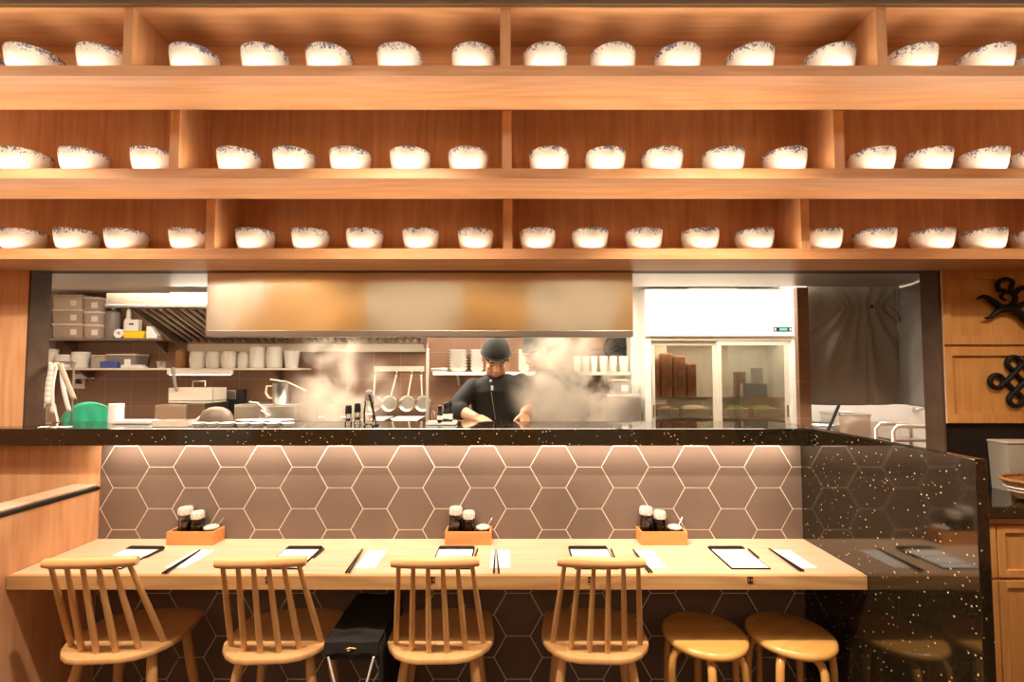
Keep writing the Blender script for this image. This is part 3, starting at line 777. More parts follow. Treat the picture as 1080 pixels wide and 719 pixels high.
# ------------------------------------------------------------------ black bag stand
def bag_stand():
    xl = at(342, 680, 1.868).x; xr = at(396, 680, 1.868).x
    cx = (xl + xr) / 2; w = (xr - xl)
    zt_ = at(370, 677, 1.868).z
    t = thing('bag_stand', 'folding bag stand with black fabric basket and gold emblem between two chairs', 'bag stand', (cx + .009, 1.868, 0))
    dp = .385
    h0 = zt_ - .075
    mb = MB()
    # sagging fabric trough with a flat folded cover
    mb.box(-w/2, w/2, .004, dp, h0, zt_ - .003, .012, 3)
    mb.build('fabric_basket', 'black_fabric', t, smooth=50)
    # cover: lies on top and hangs a scalloped flap over the front
    def cov(u, v):
        x = (u - .5) * (w + .012)
        if v < .75:
            q = v / .75
            y = dp - q * (dp + .006)
            z = zt_ + .004 + .004 * math.sin(u * 9 + v * 5)
        else:
            q = (v - .75) / .25
            drop = .048 + .012 * abs(math.cos(u * PI * 2)) - .006
            y = -.008 - .003 * math.sin(u * 12); z = zt_ + .004 - q * drop
        return (x, y, z)
    fl = MB().grid(cov, 24, 24).build('cover_flap', 'black_fabric', t, smooth=60, solid=.003)
    e = MB()
    for k in range(5): e.tube([(.02 * math.cos(a) * (1 - k * .12), -.0135, zt_ - .020 + .006 * math.sin(a * (1 + k % 2))) for a in [i * PI / 8 for i in range(9)]], .0011, 5)
    e.build('emblem', 'gold', fl)
    for s in (-1, 1):
        MB().tube([(s * (w/2 - .012), -.012, zt_ - .050), (s * .015, -.012, .20), (-s * (w/2 - .005), -.012, .006)], .0042, 8).build('frame_leg', 'white_enamel', t, smooth=60)
        MB().tube([(s * (w/2 - .012), dp + .008, zt_ - .055), (s * .015, dp + .008, .20), (-s * (w/2 - .005), dp + .008, .006)], .0042, 8).build('frame_leg', 'white_enamel', t, smooth=60)
    # side skirt hanging to the floor on the side next to the middle chair
    MB().grid(lambda u, v: (w/2 + .004 + .003 * math.sin(u * 14), .01 + u * (dp - .02), zt_ - .01 - v * (zt_ - .08)), 20, 8).build('side_skirt', 'black_fabric', t, smooth=60, solid=.003)
bag_stand()

# ------------------------------------------------------------------ station at the right of the kitchen doorway
def station():
    yf = Yw                       # face of the wall cupboards
    x0 = XR; x1 = 3.2
    zA, zB, zM0, zM1 = ZS - .004, at(1000, 446, yf).z, at(1000, 362.5, yf).z, at(1000, 366.5, yf).z
    c = thing('wall_cupboard', 'orange wood wall cupboard with two framed panels carrying black carved ornaments', 'cupboard', (0, 0, 0))
    MB().box(x0, x1, yf + .012, yf + .018, zB, zA).build('carcass', 'cabinet_wood', c)
    st_w = at(1004, 400, yf).x - x0
    xe = x0 + 1.0
    for (a, b) in ((zM1 + .004, zB), (zA, zM0 - .004)):
        hi, lo = max(a, b), min(a, b)
        f = MB()
        f.box(x0 + .002, x0 + st_w, yf - .008, yf + .0118, lo, hi, .002).box(xe - st_w, xe, yf - .008, yf + .0118, lo, hi, .002)
        f.box(x0 + st_w, xe - st_w, yf - .008, yf + .0118, lo, lo + .045, .002).box(x0 + st_w, xe - st_w, yf - .008, yf + .0118, hi - .045, hi, .002)
        dr = f.build('door', 'cabinet_wood', c)
        MB().box(x0 + st_w + .0005, xe - st_w - .0005, yf + .004, yf + .0115, lo + .0455, hi - .0455, .001).build('door_panel', 'cabinet_wood', dr)
    MB().box(x0, x0 + .002, yf - .008, yf + .0118, zB, zA).build('edge_strip', 'table_wood', c)
    # endless knot
    ctr = at(1078, 402, yf); q_ = at(1087.5, 402, yf).x - ctr.x
    k = MB(); yk = yf - .0075; r = q_ * .25
    def seg(a, b, dy): k.tube([(ctr.x + a[0]*q_, yk + dy, ctr.z + a[1]*q_), (ctr.x + b[0]*q_, yk + dy, ctr.z + b[1]*q_)], r, 10)
    for s, dy in ((1, -.003), (-1, .003)):
        for c0 in (-1, 0, 1):
            m = (c0, -s * c0)
            seg((m[0] - 1.28, m[1] - s * 1.28), (m[0] + 1.28, m[1] + s * 1.28), dy)
    for (cx, cz) in ((-3, 0), (3, 0), (-1, 2), (1, 2), (-1, -2), (1, -2)):
        rr = q_ * .72
        k.tube([(ctr.x + cx*q_ + rr * math.cos(a), yk, ctr.z + cz*q_ + rr * math.sin(a)) for a in [i * 2*PI/24 for i in range(25)]], r, 10, cap=False)
    ko = k.build('knot_ornament', 'black_lacquer', smooth=60)
    tag(ko, 'black carved endless-knot ornament fixed to the lower cupboard panel', 'ornament')
    # cloud scroll
    q = MB(); 
    def pp(px, py, dy=0): 
        p = at(px, py, yf); return Vector((p.x, yf - .017 + dy, p.z))
    def curve(pts, rad):
        P = [pp(*p) for p in pts]; out = []; R = []
        n = len(P)
        for i in range(n - 1):
            p0, p1, p2, p3 = P[max(i-1,0)], P[i], P[i+1], P[min(i+2,n-1)]
            for s_ in range(6):
                tt = s_/6
                out.append(0.5*((2*p1)+(p2-p0)*tt+(2*p0-5*p1+4*p2-p3)*tt*tt+(3*p1-p0-3*p2+p3)*tt**3)); R.append(rad[i]*(1-tt)+rad[i+1]*tt)
        out.append(P[-1]); R.append(rad[-1])
        q.tube(out, R, 10, flat=(1, 1) )
    curve([(1026, 316), (1034, 313), (1043, 318), (1052, 324), (1062, 323), (1067, 315), (1063, 309), (1055, 309), (1052, 314), (1057, 317)], [.002, .010, .014, .015, .014, .011, .010, .008, .007, .006])
    curve([(1034, 336), (1042, 334), (1050, 328), (1060, 326), (1070, 330), (1079, 339), (1090, 347), (1106, 346)], [.002, .010, .015, .017, .017, .015, .012, .003])
    curve([(1067, 313), (1062, 306), (1064, 298), (1056, 295), (1049, 299), (1050, 306), (1056, 306)], [.010, .010, .010, .011, .011, .010, .006])
    curve([(1066, 312), (1070, 306), (1077, 304), (1086, 307), (1090, 314), (1086, 320), (1080, 318)], [.010, .012, .012, .012, .012, .010, .006])
    curve([(1068, 326), (1078, 320), (1090, 325), (1103, 334), (1118, 332)], [.012, .014, .015, .011, .003])
    tag(q.build('cloud_ornament', 'black_lacquer', smooth=60), 'black carved cloud-scroll ornament fixed to the upper cupboard panel', 'ornament')
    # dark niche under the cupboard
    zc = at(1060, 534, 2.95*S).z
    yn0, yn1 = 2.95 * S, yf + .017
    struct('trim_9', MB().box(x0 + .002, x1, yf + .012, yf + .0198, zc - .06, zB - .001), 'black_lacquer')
    cb = thing('base_cabinet', 'orange wood base cabinet with panelled doors under the black worktop', 'cabinet', (0, 0, 0))
    xb0 = PX1 + .40
    MB().box(xb0, 2.9, yn0 + .03, yf + .010, .08, zc - .052).build('body', 'cabinet_wood', cb)
    MB().box(xb0, 2.9, yn0 + .06, yf + .010, 0.0, .0795).build('plinth', 'dark_trim', cb)
    MB().box(xb0, 2.9, yn0 + .012, yn0 + .0295, zc - .078, zc - .052, .002).build('top_rail', 'cabinet_wood_x', cb)
    zd = at(1060, 612, yn0).z; 
    xd = xb0; dw = .205
    n = 0
    while xd < 2.7:
        for lo, hi in ((zd + .006, zc - .085), (.10, zd - .006)):
            f = MB(); a, b = xd + .004, xd + dw - .004; e = .032; ya, yb_ = yn0 + .012, yn0 + .0295
            f.box(a, a + e, ya, yb_, lo, hi, .002).box(b - e, b, ya, yb_, lo, hi, .002).box(a + e, b - e, ya, yb_, lo, lo + e, .002).box(a + e, b - e, ya, yb_, hi - e, hi, .002)
            o = f.build('door', 'cabinet_wood', cb)
            MB().box(a + e + .0005, b - e - .0005, ya + .009, yb_ - .001, lo + e + .0005, hi - e - .0005).build('door_panel', 'cabinet_wood', o)
        xd += dw
    wt = MB().box(xb0 - .02, 2.95, yn0 - .01, yf + .010, zc - .05, zc, .004).build('station_worktop', 'granite')
    tag(wt, 'glossy black worktop lying on the orange base cabinet', 'worktop')
    # coiled tray basket, tin, on the worktop
    bx = at(1100, 515, 3.2*S)
    b = thing('woven_basket', 'shallow round woven basket lying on the black worktop', 'basket', (bx.x, 3.07*S, zc + .0005))
    rb = bx.x - at(1042, 515, 3.2*S).x
    MB().lathe([(rb*.62, 0), (rb*.80, .012), (rb*.97, .075), (rb, .085), (rb*.97, .088), (rb*.90, .075), (rb*.6, .012)], seg=48, cap1=True, sy=.50).build('bowl', 'wicker', b, smooth=40)
    MB().tube([(rb*1.0*math.cos(a), rb*.50*math.sin(a), .092) for a in [i*2*PI/48 for i in range(49)]], .008, 8, cap=False).build('rim', 'wicker', b, smooth=60)
    for i, q_ in enumerate((.060, .044)):
        MB().tube([(rb*(.945 - i*.05)*math.cos(a), rb*.50*(.945 - i*.05)*math.sin(a), q_) for a in [j*2*PI/48 for j in range(49)]], .0035, 8, cap=False).build('rib_band', 'cream_metal', b, smooth=60)
    a0 = at(1056, 497, 3.34*S); a1 = at(1056, 467, 3.34*S)
    w = .24
    tn = thing('serving_tin', 'grey straight-sided serving tin at the back of the black worktop', 'tin', (a0.x + w/2, 3.37*S, zc + .0005))
    hh = a1.z - zc
    MB().prism([(-w/2 + .012, 0), (w/2 - .012, 0), (w/2, hh), (-w/2, hh)], -.05, .05, 'y', bev=.004).build('body', 'tin_grey', tn, smooth=40)
    MB().box(-w/2 - .004, w/2 + .004, -.055, .055, hh + .0005, hh + .010, .003).build('rim', 'pale_plastic', tn)
station()

# ------------------------------------------------------------------ extractor hoods
YH = Yw + .025
hx0, hx1, hz0, hz1 = rect(217, 284, 667, 351, YH)
h = thing('extractor_hood', 'wide brushed steel extractor hood front hanging right behind the opening', 'extractor hood', (0, 0, 0))
zt2 = ZS + .003
MB().box(hx0, hx1, YH, YH + .06, hz0 + .012, zt2).build('front_panel', 'hood_steel', h)
hb = at(540, 355, YH).z
MB().box(hx0, hx1, YH - .004, YH + .075, hb, hz0 + .0118, .002).build('drip_lip', 'steel_dark', h)

# long filter hood on the back wall
Y0 = 4.62 * S; Y1 = 5.58 * S
fh = thing('filter_hood', 'long steel hood with slanted grease filters along the kitchen back wall', 'filter hood', (0, 0, 0))
xa = at(112, 315, Y0).x; xb_ = at(452, 365, Y1).x
z_hi, z_lo = at(300, 309, Y0).z, at(300, 323, Y0).z
MB().box(xa, xb_, Y0, Y0 + .018, z_lo, z_hi).build('fascia', 'fascia_steel', fh)
xf = at(133, 325, Y0).x
MB().box(xa, xb_, Y0 - .012, Y0 - .0005, z_lo - .008, z_lo + .010, .002).build('lip', 'steel', fh)
zg0, zg1 = at(300, 371, Y1).z, at(300, 362, Y1).z
MB().box(xf, xb_, Y1 - .06, Y1, zg0, zg1).build('gutter', 'cream_metal', fh)
# end plates
for x in (xf, xb_ - .012):
    MB().prism([(Y0 + .019, z_lo - .004), (Y1 - .061, zg0), (Y1 - .061, zg1 + .02), (Y1 - .061, z_hi), (Y0 + .019, z_hi)], x, x + .010, 'x').build('end_plate', 'steel_dark', fh)
# baffle filters : bars running down the slope, in framed cassettes
zs0, zs1 = z_lo + .012, zg1 + .004
ys0, ys1 = Y0 + .03, Y1 - .064
nx = 7
wx = (xb_ - xf - .03) / nx
for i in range(nx):
    X0 = xf + .014 + i * wx; X1 = X0 + wx - .006
    mb = MB()
    def sl(v): return (ys0 + (ys1 - ys0) * v, zs0 + (zs1 - zs0) * v)
    nb = 4
    for k in range(nb):
        a = X0 + .012 + (X1 - X0 - .024) * (k + .15) / nb; b = X0 + .012 + (X1 - X0 - .024) * (k + .85) / nb
        (ya, za), (yb2, zb2) = sl(.04), sl(.96)
        ctr_ = (a + b) / 2
        mb.tube([(ctr_, ya, za), (ctr_, yb2, zb2)], (b - a) / 2 * .8, 8)
    for (v0, v1) in ((0, .05), (.95, 1)):
        (ya, za), (yb2, zb2) = sl(v0), sl(v1)
        mb.prism([(ya, za - .012), (yb2, zb2 - .012), (yb2, zb2 + .012), (ya, za + .012)], X0, X1, 'x')
    for xx in (X0, X1 - .012):
        (ya, za), (yb2, zb2) = sl(0), sl(1)
        mb.prism([(ya, za - .012), (yb2, zb2 - .012), (yb2, zb2 + .012), (ya, za + .012)], xx, xx + .012, 'x')
    mb.build('baffle_filter', 'filter_steel', fh, smooth=40)
MB().prism([(ys0, zs0 + .03), (ys1, zs1 + .03), (ys1, zs1 + .034), (ys0, zs0 + .034)], xf + .014, xb_ - .014, 'x').build('plenum', 'black_strip', fh)
# lamp box on the hood front
lx0, lx1, lz0, lz1 = rect(180, 310, 216, 321, Y0 - .03)
lz0 = max(lz0, z_lo + .0125)
lm = thing('hood_lamp', 'bright white lamp box on the fascia of the filter hood', 'lamp', (0, 0, 0))
MB().box(lx0, lx1 + .25, Y0 - .028, Y0 - .001, lz0, lz1, .003).build('diffuser', 'lamp', lm)
MB().box(lx0 - .006, lx1 + .256, Y0 - .026, Y0 - .001, lz1 + .0005, lz1 + .012).build('housing', 'white_enamel', lm)
# pipe/post at the end of the hood
px_ = at(451, 400, 5.3*S).x
po = thing('steel_post', 'slim steel service post between the two back-wall shelves', 'post', (px_, 5.3*S, .9812))
MB().box(-.012, .012, -.012, .012, 0.0125, .80, .003).build('pole', 'steel_rough', po)
MB().box(-.04, .04, -.04, .04, 0, .012).build('base_plate', 'steel_rough', po)

# ------------------------------------------------------------------ back-wall shelves
YF = 5.30 * S
def wall_shelf(name, label, px0, px1, py, thick=.02, mat='cream_metal', Yf=YF, y1=None):
    a = at(px0, py, Yf); b = at(px1, py, Yf)
    t = thing(name, label, 'shelf', (0, 0, 0))
    MB().box(a.x, b.x, Yf, (y1 or YB) - .002, a.z - thick, a.z, .002).build('shelf_board', mat, t)
    for f in (.12, .88):
        x = a.x + (b.x - a.x) * f
        MB().prism([((y1 or YB) - .004, a.z - thick - .001), ((y1 or YB) - .14, a.z - thick - .001), ((y1 or YB) - .004, a.z - thick - .09)], x - .008, x + .008, 'x').build('bracket', 'steel_dark', t)
    return a.z
z1s = wall_shelf('wall_shelf', 'upper steel wall shelf stacked with clear lidded food boxes', 40, 171, 356.5, .018, 'steel_dark')
z2s = wall_shelf('wall_shelf', 'long steel wall shelf carrying the row of white soup crocks', 40, 317, 388, .016, 'cream_metal')
z3s = wall_shelf('wall_shelf', 'pale wall shelf behind the chefs carrying bowls and cups', 456.5, 665, 392, .026, 'cream_metal')

# light rail under the crock shelf
a = at(176, 390, YF - .03); b = at(244, 395.5, YF - .03)
tr = thing('light_rail', 'white strip light fixed to the edge of the crock shelf', 'strip light', (0, 0, 0))
MB().box(a.x, b.x, YF - .032, YF - .001, z2s - .050, z2s - .012, .003).build('housing', 'white_enamel', tr)
MB().box(a.x + .02, b.x - .02, YF - .030, YF - .004, z2s - .056, z2s - .0502).build('diffuser', 'lamp_soft', tr)

def px_width(p0, p1, Y): return at(p1, 390, Y).x - at(p0, 390, Y).x
# crocks
YC = YF + .056
for i, (p0, p1, py, kind) in enumerate(((201, 217.5, 370, 'a'), (218, 233, 370, 'a'), (234, 250, 369.5, 'a'), (251, 263, 371, 'b'), (263.5, 280.5, 364.5, 'c'), (281.5, 298, 364.5, 'c'), (299.5, 316, 370, 'd'))):
    ca, cb_ = at(p0, 380, YC), at(p1, 380, YC)
    r = (cb_.x - ca.x) / 2 - .001; hh = at(300, py, YC).z - z2s
    prof = {'a': [(r*.82, 0), (r*.93, hh*.08), (r, hh*.35), (r, hh*.6), (r*.95, hh*.85), (r*.80, hh*.97), (r*.4, hh)],
            'b': [(r*.86, 0), (r*.95, hh*.1), (r, hh*.5), (r*.97, hh*.52), (r, hh*.55), (r*.92, hh*.9), (r*.6, hh)],
            'c': [(r*.84, 0), (r*.96, hh*.06), (r, hh*.3), (r, hh*.75), (r*.93, hh*.93), (r*.7, hh*.985), (r*.3, hh)],
            'd': [(r*.72, 0), (r*.75, hh*.02), (r*.98, hh*.95), (r*1.04, hh*.96), (r*1.04, hh), (r*.9, hh)]}[kind]
    o = MB().lathe(prof, seg=28).build('soup_crock', 'white_ceramic', smooth=45, loc=((ca.x + cb_.x)/2, YC, z2s + .0005))
    desc = ['rounded white soup crock, first from the lamp-box end of the shelf', 'rounded white soup crock, second from the lamp-box end of the shelf', 'rounded white soup crock, third of the row on the shelf',
            'small narrow white crock between the rounded and the tall ones', 'tall white crock, the one beside the small narrow crock', 'tall white crock, the one beside the flared white tub', 'flared white tub at the shelf end above the measuring jug'][i]
    tag(o, desc, 'crock', 'white crocks on the steel shelf')

# food boxes on the upper shelf : two stacks of three
def food_box(px0, py0, px1, py1, Y, dp, label, mat='clear_plastic', grp='clear food boxes', sticker=True, fill=None, zb=None):
    x0, x1, z0, z1 = rect(px0, py0, px1, py1, Y)
    if zb is not None: z0 = zb
    w, hh = x1 - x0, z1 - z0
    t = thing('food_box', label, 'food box', ((x0 + x1)/2, Y + dp/2, z0 + .0006), 0, grp)
    lt = min(.014, hh * .2)
    MB().prism([(-w/2 + .010, 0), (w/2 - .010, 0), (w/2 - .002, hh - lt - .001), (-w/2 + .002, hh - lt - .001)], -dp/2 + .006, dp/2 - .006, 'y', bev=.003).build('tub', mat, t, smooth=40)
    MB().box(-w/2, w/2, -dp/2, dp/2, hh - lt, hh - .001, .003).build('lid', 'white_paint' if mat == 'food_plastic' else 'pale_plastic', t)
    if sticker:
        sx = w*.22
        MB().box(sx - .024, sx + .024, -dp/2 + .0035, -dp/2 + .0052, hh*.22, hh*.62).build('sticker', 'paper', t)
    return z0 + hh
zz = z1s
for k, (py0, py1, lb) in enumerate(((341, 356, 'wide clear food box at the bottom of the wider stack'), (326, 341, 'wide clear food box in the middle of the wider stack'), (310.5, 326, 'wide pale food box on top of the wider stack'))):
    zz = food_box(54, py0, 86, py1, YF + .02, .20, lb, 'food_plastic' if k < 2 else 'pale_plastic', zb=zz, sticker=True)
zz = z1s
for k, (py0, py1, lb) in enumerate(((342, 356, 'narrow food box at the bottom of the second stack'), (328, 342, 'narrow food box in the middle of the second stack'), (313, 328, 'narrow grey food box on top of the second stack'))):
    zz = food_box(87, py0, 104, py1, YF + .02, .18, lb, 'food_plastic', zb=zz)
# big jar with dark lid, tape roll, white bottles, yellow box
def round_item(name, cat, label, px0, px1, py0, prof_mats, Y, zb, group=None, py1=None):
    """prof_mats: list of (part name, material, [(r fraction, h fraction)...])"""
    a, b = at(px0, 380, Y), at(px1, 380, Y)
    r = (b.x - a.x)/2; hh = at(540, py0, Y).z - zb
    t = thing(name, label, cat, ((a.x + b.x)/2, Y, zb + .0006), 0, group)
    for pn, mt, pr in prof_mats:
        MB().lathe([(max(.001, q * r), v * hh) for q, v in pr], seg=24).build(pn, mt, t, smooth=45)
    return t
round_item('storage_jar', 'jar', 'big smoky storage jar with black lid beside the food boxes', 111, 124, 322, [('body', 'smoke_plastic', [(.9, 0), (1, .05), (1, .72), (.9, .80)]), ('lid', 'black_plastic', [(.93, .805), (.95, .82), (.95, .97), (.85, 1)])], YF + .10, z1s)
round_item('squeeze_bottle', 'bottle', 'white squeeze bottle with narrow neck on the upper shelf', 130, 138, 326, [('body', 'white_enamel', [(.9, 0), (1, .05), (1, .6), (.5, .72)]), ('nozzle', 'white_paint', [(.55, .725), (.5, .9), (.25, 1)])], YF + .14, z1s)
tp = thing('paper_roll', 'white roll of paper standing before the storage jar', 'paper roll', tuple(at(127.5, 345, YF + .028)))
tp.location.z = z1s + 0.0006 + .036
MB().lathe([(.014, -.022), (.036, -.022), (.036, .022), (.014, .022), (.014, -.022)], axis='y', seg=28, cap0=False, cap1=False).build('roll', 'paper', tp, smooth=45)
x0, x1, z0, z1 = rect(132, 337, 147, 350, YF + .10)
cd = thing('card_box', 'white upright card box behind the yellow tub', 'box', ((x0+x1)/2, YF + .11, z1s + .0006))
MB().box(-(x1-x0)/2, (x1-x0)/2, -.02, .02, 0, z1 - z1s, .003).build('carton', 'white_enamel', cd)
MB().box(-.018, .018, -.0215, -.0203, (z1-z1s)*.72, (z1-z1s)*.80).build('slot', 'black_plastic', cd)
x0, x1, z0, z1 = rect(130, 349, 153, 356, YF + .02)
yb = thing('yellow_tub', 'low bright yellow plastic tub at the front of the upper shelf', 'tub', ((x0+x1)/2, YF + .045, z1s + .0006))
w_ = x1 - x0
MB().prism([(-w_/2 + .01, 0), (w_/2 - .01, 0), (w_/2, z1 - z1s - .006), (-w_/2, z1 - z1s - .006)], -.03, .03, 'y', bev=.003).build('body', 'yellow_plastic', yb)
MB().box(-w_/2 - .003, w_/2 + .003, -.034, .034, z1 - z1s - .0055, z1 - z1s, .002).build('rim', 'yellow_plastic', yb)
x0, x1, z0, z1 = rect(154, 344, 166, 356, YF + .03)
wd = thing('tape_dispenser', 'white wedge-shaped tape dispenser at the end of the upper shelf', 'dispenser', (x0, YF + .05, z1s + .0006))
MB().prism([(0, 0), (x1-x0, 0), (x1-x0, (z1-z1s)*.25), ((x1-x0)*.35, z1-z1s), (0, z1-z1s)], -.02, .02, 'y', bev=.003).build('body', 'white_enamel', wd)
MB().lathe([(.006, -.0235), (.018, -.0235), (.018, -.0205), (.006, -.0205)], .03, 0, .035, seg=20, axis='y', cap0=True).build('roll', 'grey_plastic', wd)

# things on the lower shelf, left end
for i, (p0, p1, py, lb) in enumerate(((50, 60, 368, 'stack of white lids at the wall end of the crock shelf'), (61, 77, 374, 'short white tub on the crock shelf near the tickets'), (78, 93, 371, 'tall white tub on the crock shelf next to the clear tubs'))):
    round_item('plastic_tub', 'tub', lb, p0, p1, py, [('body', 'white_enamel', [(.86, 0), (.92, .03), (1, .82)]), ('lid', 'white_paint', [(1.04, .825), (1.05, .9), (1.0, .98), (.8, 1)])], YF + .08, z2s, 'white tubs')
food_box(94, 374, 110, 389, YF + .03, .12, 'small clear tub with blue contents on the crock shelf', 'clear_plastic', zb=z2s, sticker=False)
food_box(111, 373, 143, 389, YF + .04, .14, 'wide grey-clear tub standing on the crock shelf', 'smoke_plastic', zb=z2s)
x0, x1, z0, z1 = rect(106, 381, 124, 389, YF + .015)
bl = thing('blue_cloth_tub', 'low blue plastic tray before the clear tubs', 'tray', ((x0+x1)/2, YF + .018, z2s + .0006))
MB().box(-(x1-x0)/2, (x1-x0)/2, -.012, .012, 0, z1 - z2s, .004).build('body', 'blue_plastic', bl)
for k in range(2):
    x0, x1, z0, z1 = rect(127, 384, 152 - k*3, 388, YF)
    o = MB().box(-(x1-x0)/2, (x1-x0)/2, -.02, .02, 0, .012, .002).build('paper_pad', 'paper', loc=((x0+x1)/2, YF + .022, z2s + .0006 + k*.0125))
    tag(o, ('lower' if k == 0 else 'upper') + ' white paper pad stacked on the crock shelf edge', 'paper pad', 'paper pads')
round_item('sauce_cup', 'cup', 'small steel cup on the crock shelf beside the paper pads', 166, 176, 381, [('body', 'steel', [(.7, 0), (.75, .05), (1, 1)])], YF + .05, z2s)
round_item('brush_pot', 'pot', 'tan cylindrical pot behind the crocks at the filter corner', 186, 198, 370, [('body', 'wicker', [(.9, 0), (1, .05), (1, .9), (.9, 1)])], YF + .10, z2s)

# wall socket under that shelf
p = at(84, 402, YB)
sk = thing('wall_socket', 'white wall socket with dark plug under the crock shelf', 'socket', (p.x, YB - .001, p.z))
MB().box(-.05, .05, -.010, 0, -.06, .06, .004).build('plate', 'white_enamel', sk)
MB().box(-.005, .035, -.035, -.0105, -.02, .02, .006).build('plug', 'black_plastic', sk)
MB().tube([(.03, -.02, 0), (.08, -.03, .03), (.14, -.02, .025)], .007, 8).build('cable', 'steel_rough', sk)

# ------------------------------------------------------------------ knives bar with hanging pans
p0, p1 = at(394, 389, YB - .03), at(447, 389, YB - .03)
rk = thing('pan_rail', 'pale wall rail with four hooks for the round pans', 'rail', (0, 0, 0))
MB().box(p0.x, p1.x, YB - .022, YB - .001, at(400, 391.5, YB - .03).z, at(400, 386, YB - .03).z, .002).build('bar', 'cream_metal', rk)
pan_hooks = []
for px, cx, in ((396.0, 395.2), (418.5, 411.5), (434.5, 430), (444.5, 446.5)):
    h0 = at(px, 395, YB - .04); c0 = at(cx, 425, YB - .04)
    MB().tube([(h0.x, YB - .0225, at(400, 389, YB).z), (h0.x, YB - .042, at(400, 391, YB).z), (h0.x, YB - .046, h0.z + .012)], .003, 8).build('hook', 'steel', rk)
    pan_hooks.append((h0, c0))
for i, (h0, c0) in enumerate(pan_hooks):
    names = ['nearest the steaming pots', 'second from the pots', 'third from the pots', 'nearest the steel post']
    t = thing('hanging_pan', 'small round steel pan hanging on the rail, ' + names[i], 'pan', (c0.x, YB - .05, c0.z), 0, 'hanging pans')
    r = px_width(403.5, 420, YB) / 2
    MB().lathe([(r*.02, -.006), (r*.80, -.006), (r*.86, .004), (r, .030), (r*1.02, .032), (r*.98, .034), (r*.84, .008), (r*.78, .0), (r*.02, 0)], axis='y', seg=36).build('pan_body', 'steel', t, smooth=45)
    dx, dz = h0.x - c0.x, h0.z - c0.z
    nrm = math.hypot(dx, dz); a_ = Vector((dx/nrm, 0, dz/nrm))
    e = Vector((dx, 0, dz))
    MB().tube([a_*r*.9 + Vector((0, -.028, 0)), a_*(r*1.25) + Vector((0, -.020, 0)), e*.92 + Vector((0, -.004, 0)), e + Vector((0, 0, 0))], [.006, .0065, .0075, .010], 10, flat=(1, .6)).build('handle', 'cream_metal', t, smooth=60)

# ------------------------------------------------------------------ back worktop and what stands on it
YW = 4.95 * S
ZW = .98
bc = thing('back_worktop', 'long steel worktop cabinet along the kitchen back wall', 'worktop', (0, 0, 0))
xw_l, xw_r = -2.9, at(676, 440, YW).x
MB().box(xw_l, xw_r, YW, YB - .006, ZW - .04, ZW, .003).build('worktop', 'steel_rough', bc)
MB().box(xw_l + .02, xw_r - .02, YW + .02, YB - .006, .10, ZW - .0405).build('carcass', 'steel_dark', bc)
MB().box(xw_l + .05, xw_r - .05, YW + .06, YB - .02, 0, .0995).build('plinth', 'black_strip', bc)
def steel_box(name, label, cat, px0, px1, pytop, Y, dp, mat='steel_rough', zb=ZW):
    a, b = at(px0, pytop, Y), at(px1, pytop, Y)
    t = thing(name, label, cat, ((a.x+b.x)/2, Y + dp/2, zb + .0006))
    w = b.x - a.x; hh = a.z - zb
    MB().box(-w/2, w/2, -dp/2, dp/2, .02, hh, .004).build('body', mat, t)
    MB().box(-w/2 + .004, w/2 - .004, -dp/2 - .006, -dp/2 - .0005, hh*.35, hh - .012, .003).build('front_panel', mat, t)
    for sx in (-1, 1):
        for sy in (-1, 1): MB().lathe([(.014, 0), (.014, .0195)], sx*(w/2 - .03), sy*(dp/2 - .03), 0, seg=12).build('foot', 'black_plastic', t)
    return t, w, hh
t, w, hh = steel_box('fryer', 'boxy steel fryer with raised wire basket and grey handle', 'fryer', 163.5, 196, 427, YW + .01, .30)
MB().box(w/2 + .0005, w/2 + .13, -.14, .15, .02, hh + .01, .004).build('side_tank', 'steel_dark', t)
# basket parked over the fryer
bk = thing('fryer_basket', 'wire mesh frying basket with grey grip resting on the fryer', 'basket', (at(203, 420, YW + .1).x, YW + .16, ZW + hh + .012))
bw = px_width(179, 226, YW + .1); bh = at(200, 411.5, YW + .1).z - at(200, 427, YW + .1).z
MB().box(-bw/2, bw/2, -.08, .08, .010, .016).box(-bw/2, bw/2, -.08, -.077, .0, bh).box(-bw/2, bw/2, .077, .08, .0, bh).box(-bw/2, -bw/2 + .003, -.08, .08, 0, bh).box(bw/2 - .003, bw/2, -.08, .08, 0, bh).build('mesh_box', 'cream_metal', bk)
MB().tube([(-bw*.30, -.082, bh*.8), (-bw*.31, -.10, bh + .02), (-bw*.33, -.12, bh + .15)], [.008, .010, .013], 10).build('handle', 'grey_plastic', bk, smooth=60)
MB().tube([(bw*.02, -.07, bh), (bw*.02, -.07, bh + .05), (bw*.30, -.07, bh + .05), (bw*.30, -.07, bh)], .006, 8).build('lift_bar', 'steel', bk, smooth=60)
# control head
ch = thing('fryer_control', 'black control head with steel face behind the wire basket', 'control box', (at(238, 420, YW + .2).x, YW + .345, ZW))
cw = px_width(229, 246, YW + .2)
MB().box(-cw/2, cw/2, -.03, .03, 0.0006, at(240, 411, YW + .2).z - ZW, .004).build('body', 'black_plastic', ch)
MB().box(-cw/2 - .004, cw/2 - .05, -.036, -.0305, (at(240, 422, YW + .2).z - ZW), at(240, 412, YW + .2).z - ZW, .003).build('face', 'steel', ch)
t, w, hh = steel_box('steam_table', 'wide pale steel food warmer with looped cord on its front', 'food warmer', 247, 313, 426.5, YW + .01, .32)
MB().tube([(-w*.24, -.175, hh + .02), (-w*.10, -.18, hh + .012), (0, -.18, hh - .03), (.02, -.18, hh - .09), (-.03, -.18, hh - .10), (-.02, -.18, hh - .04), (.04, -.18, hh - .08)], .006, 8).build('cord', 'white_enamel', t, smooth=60)
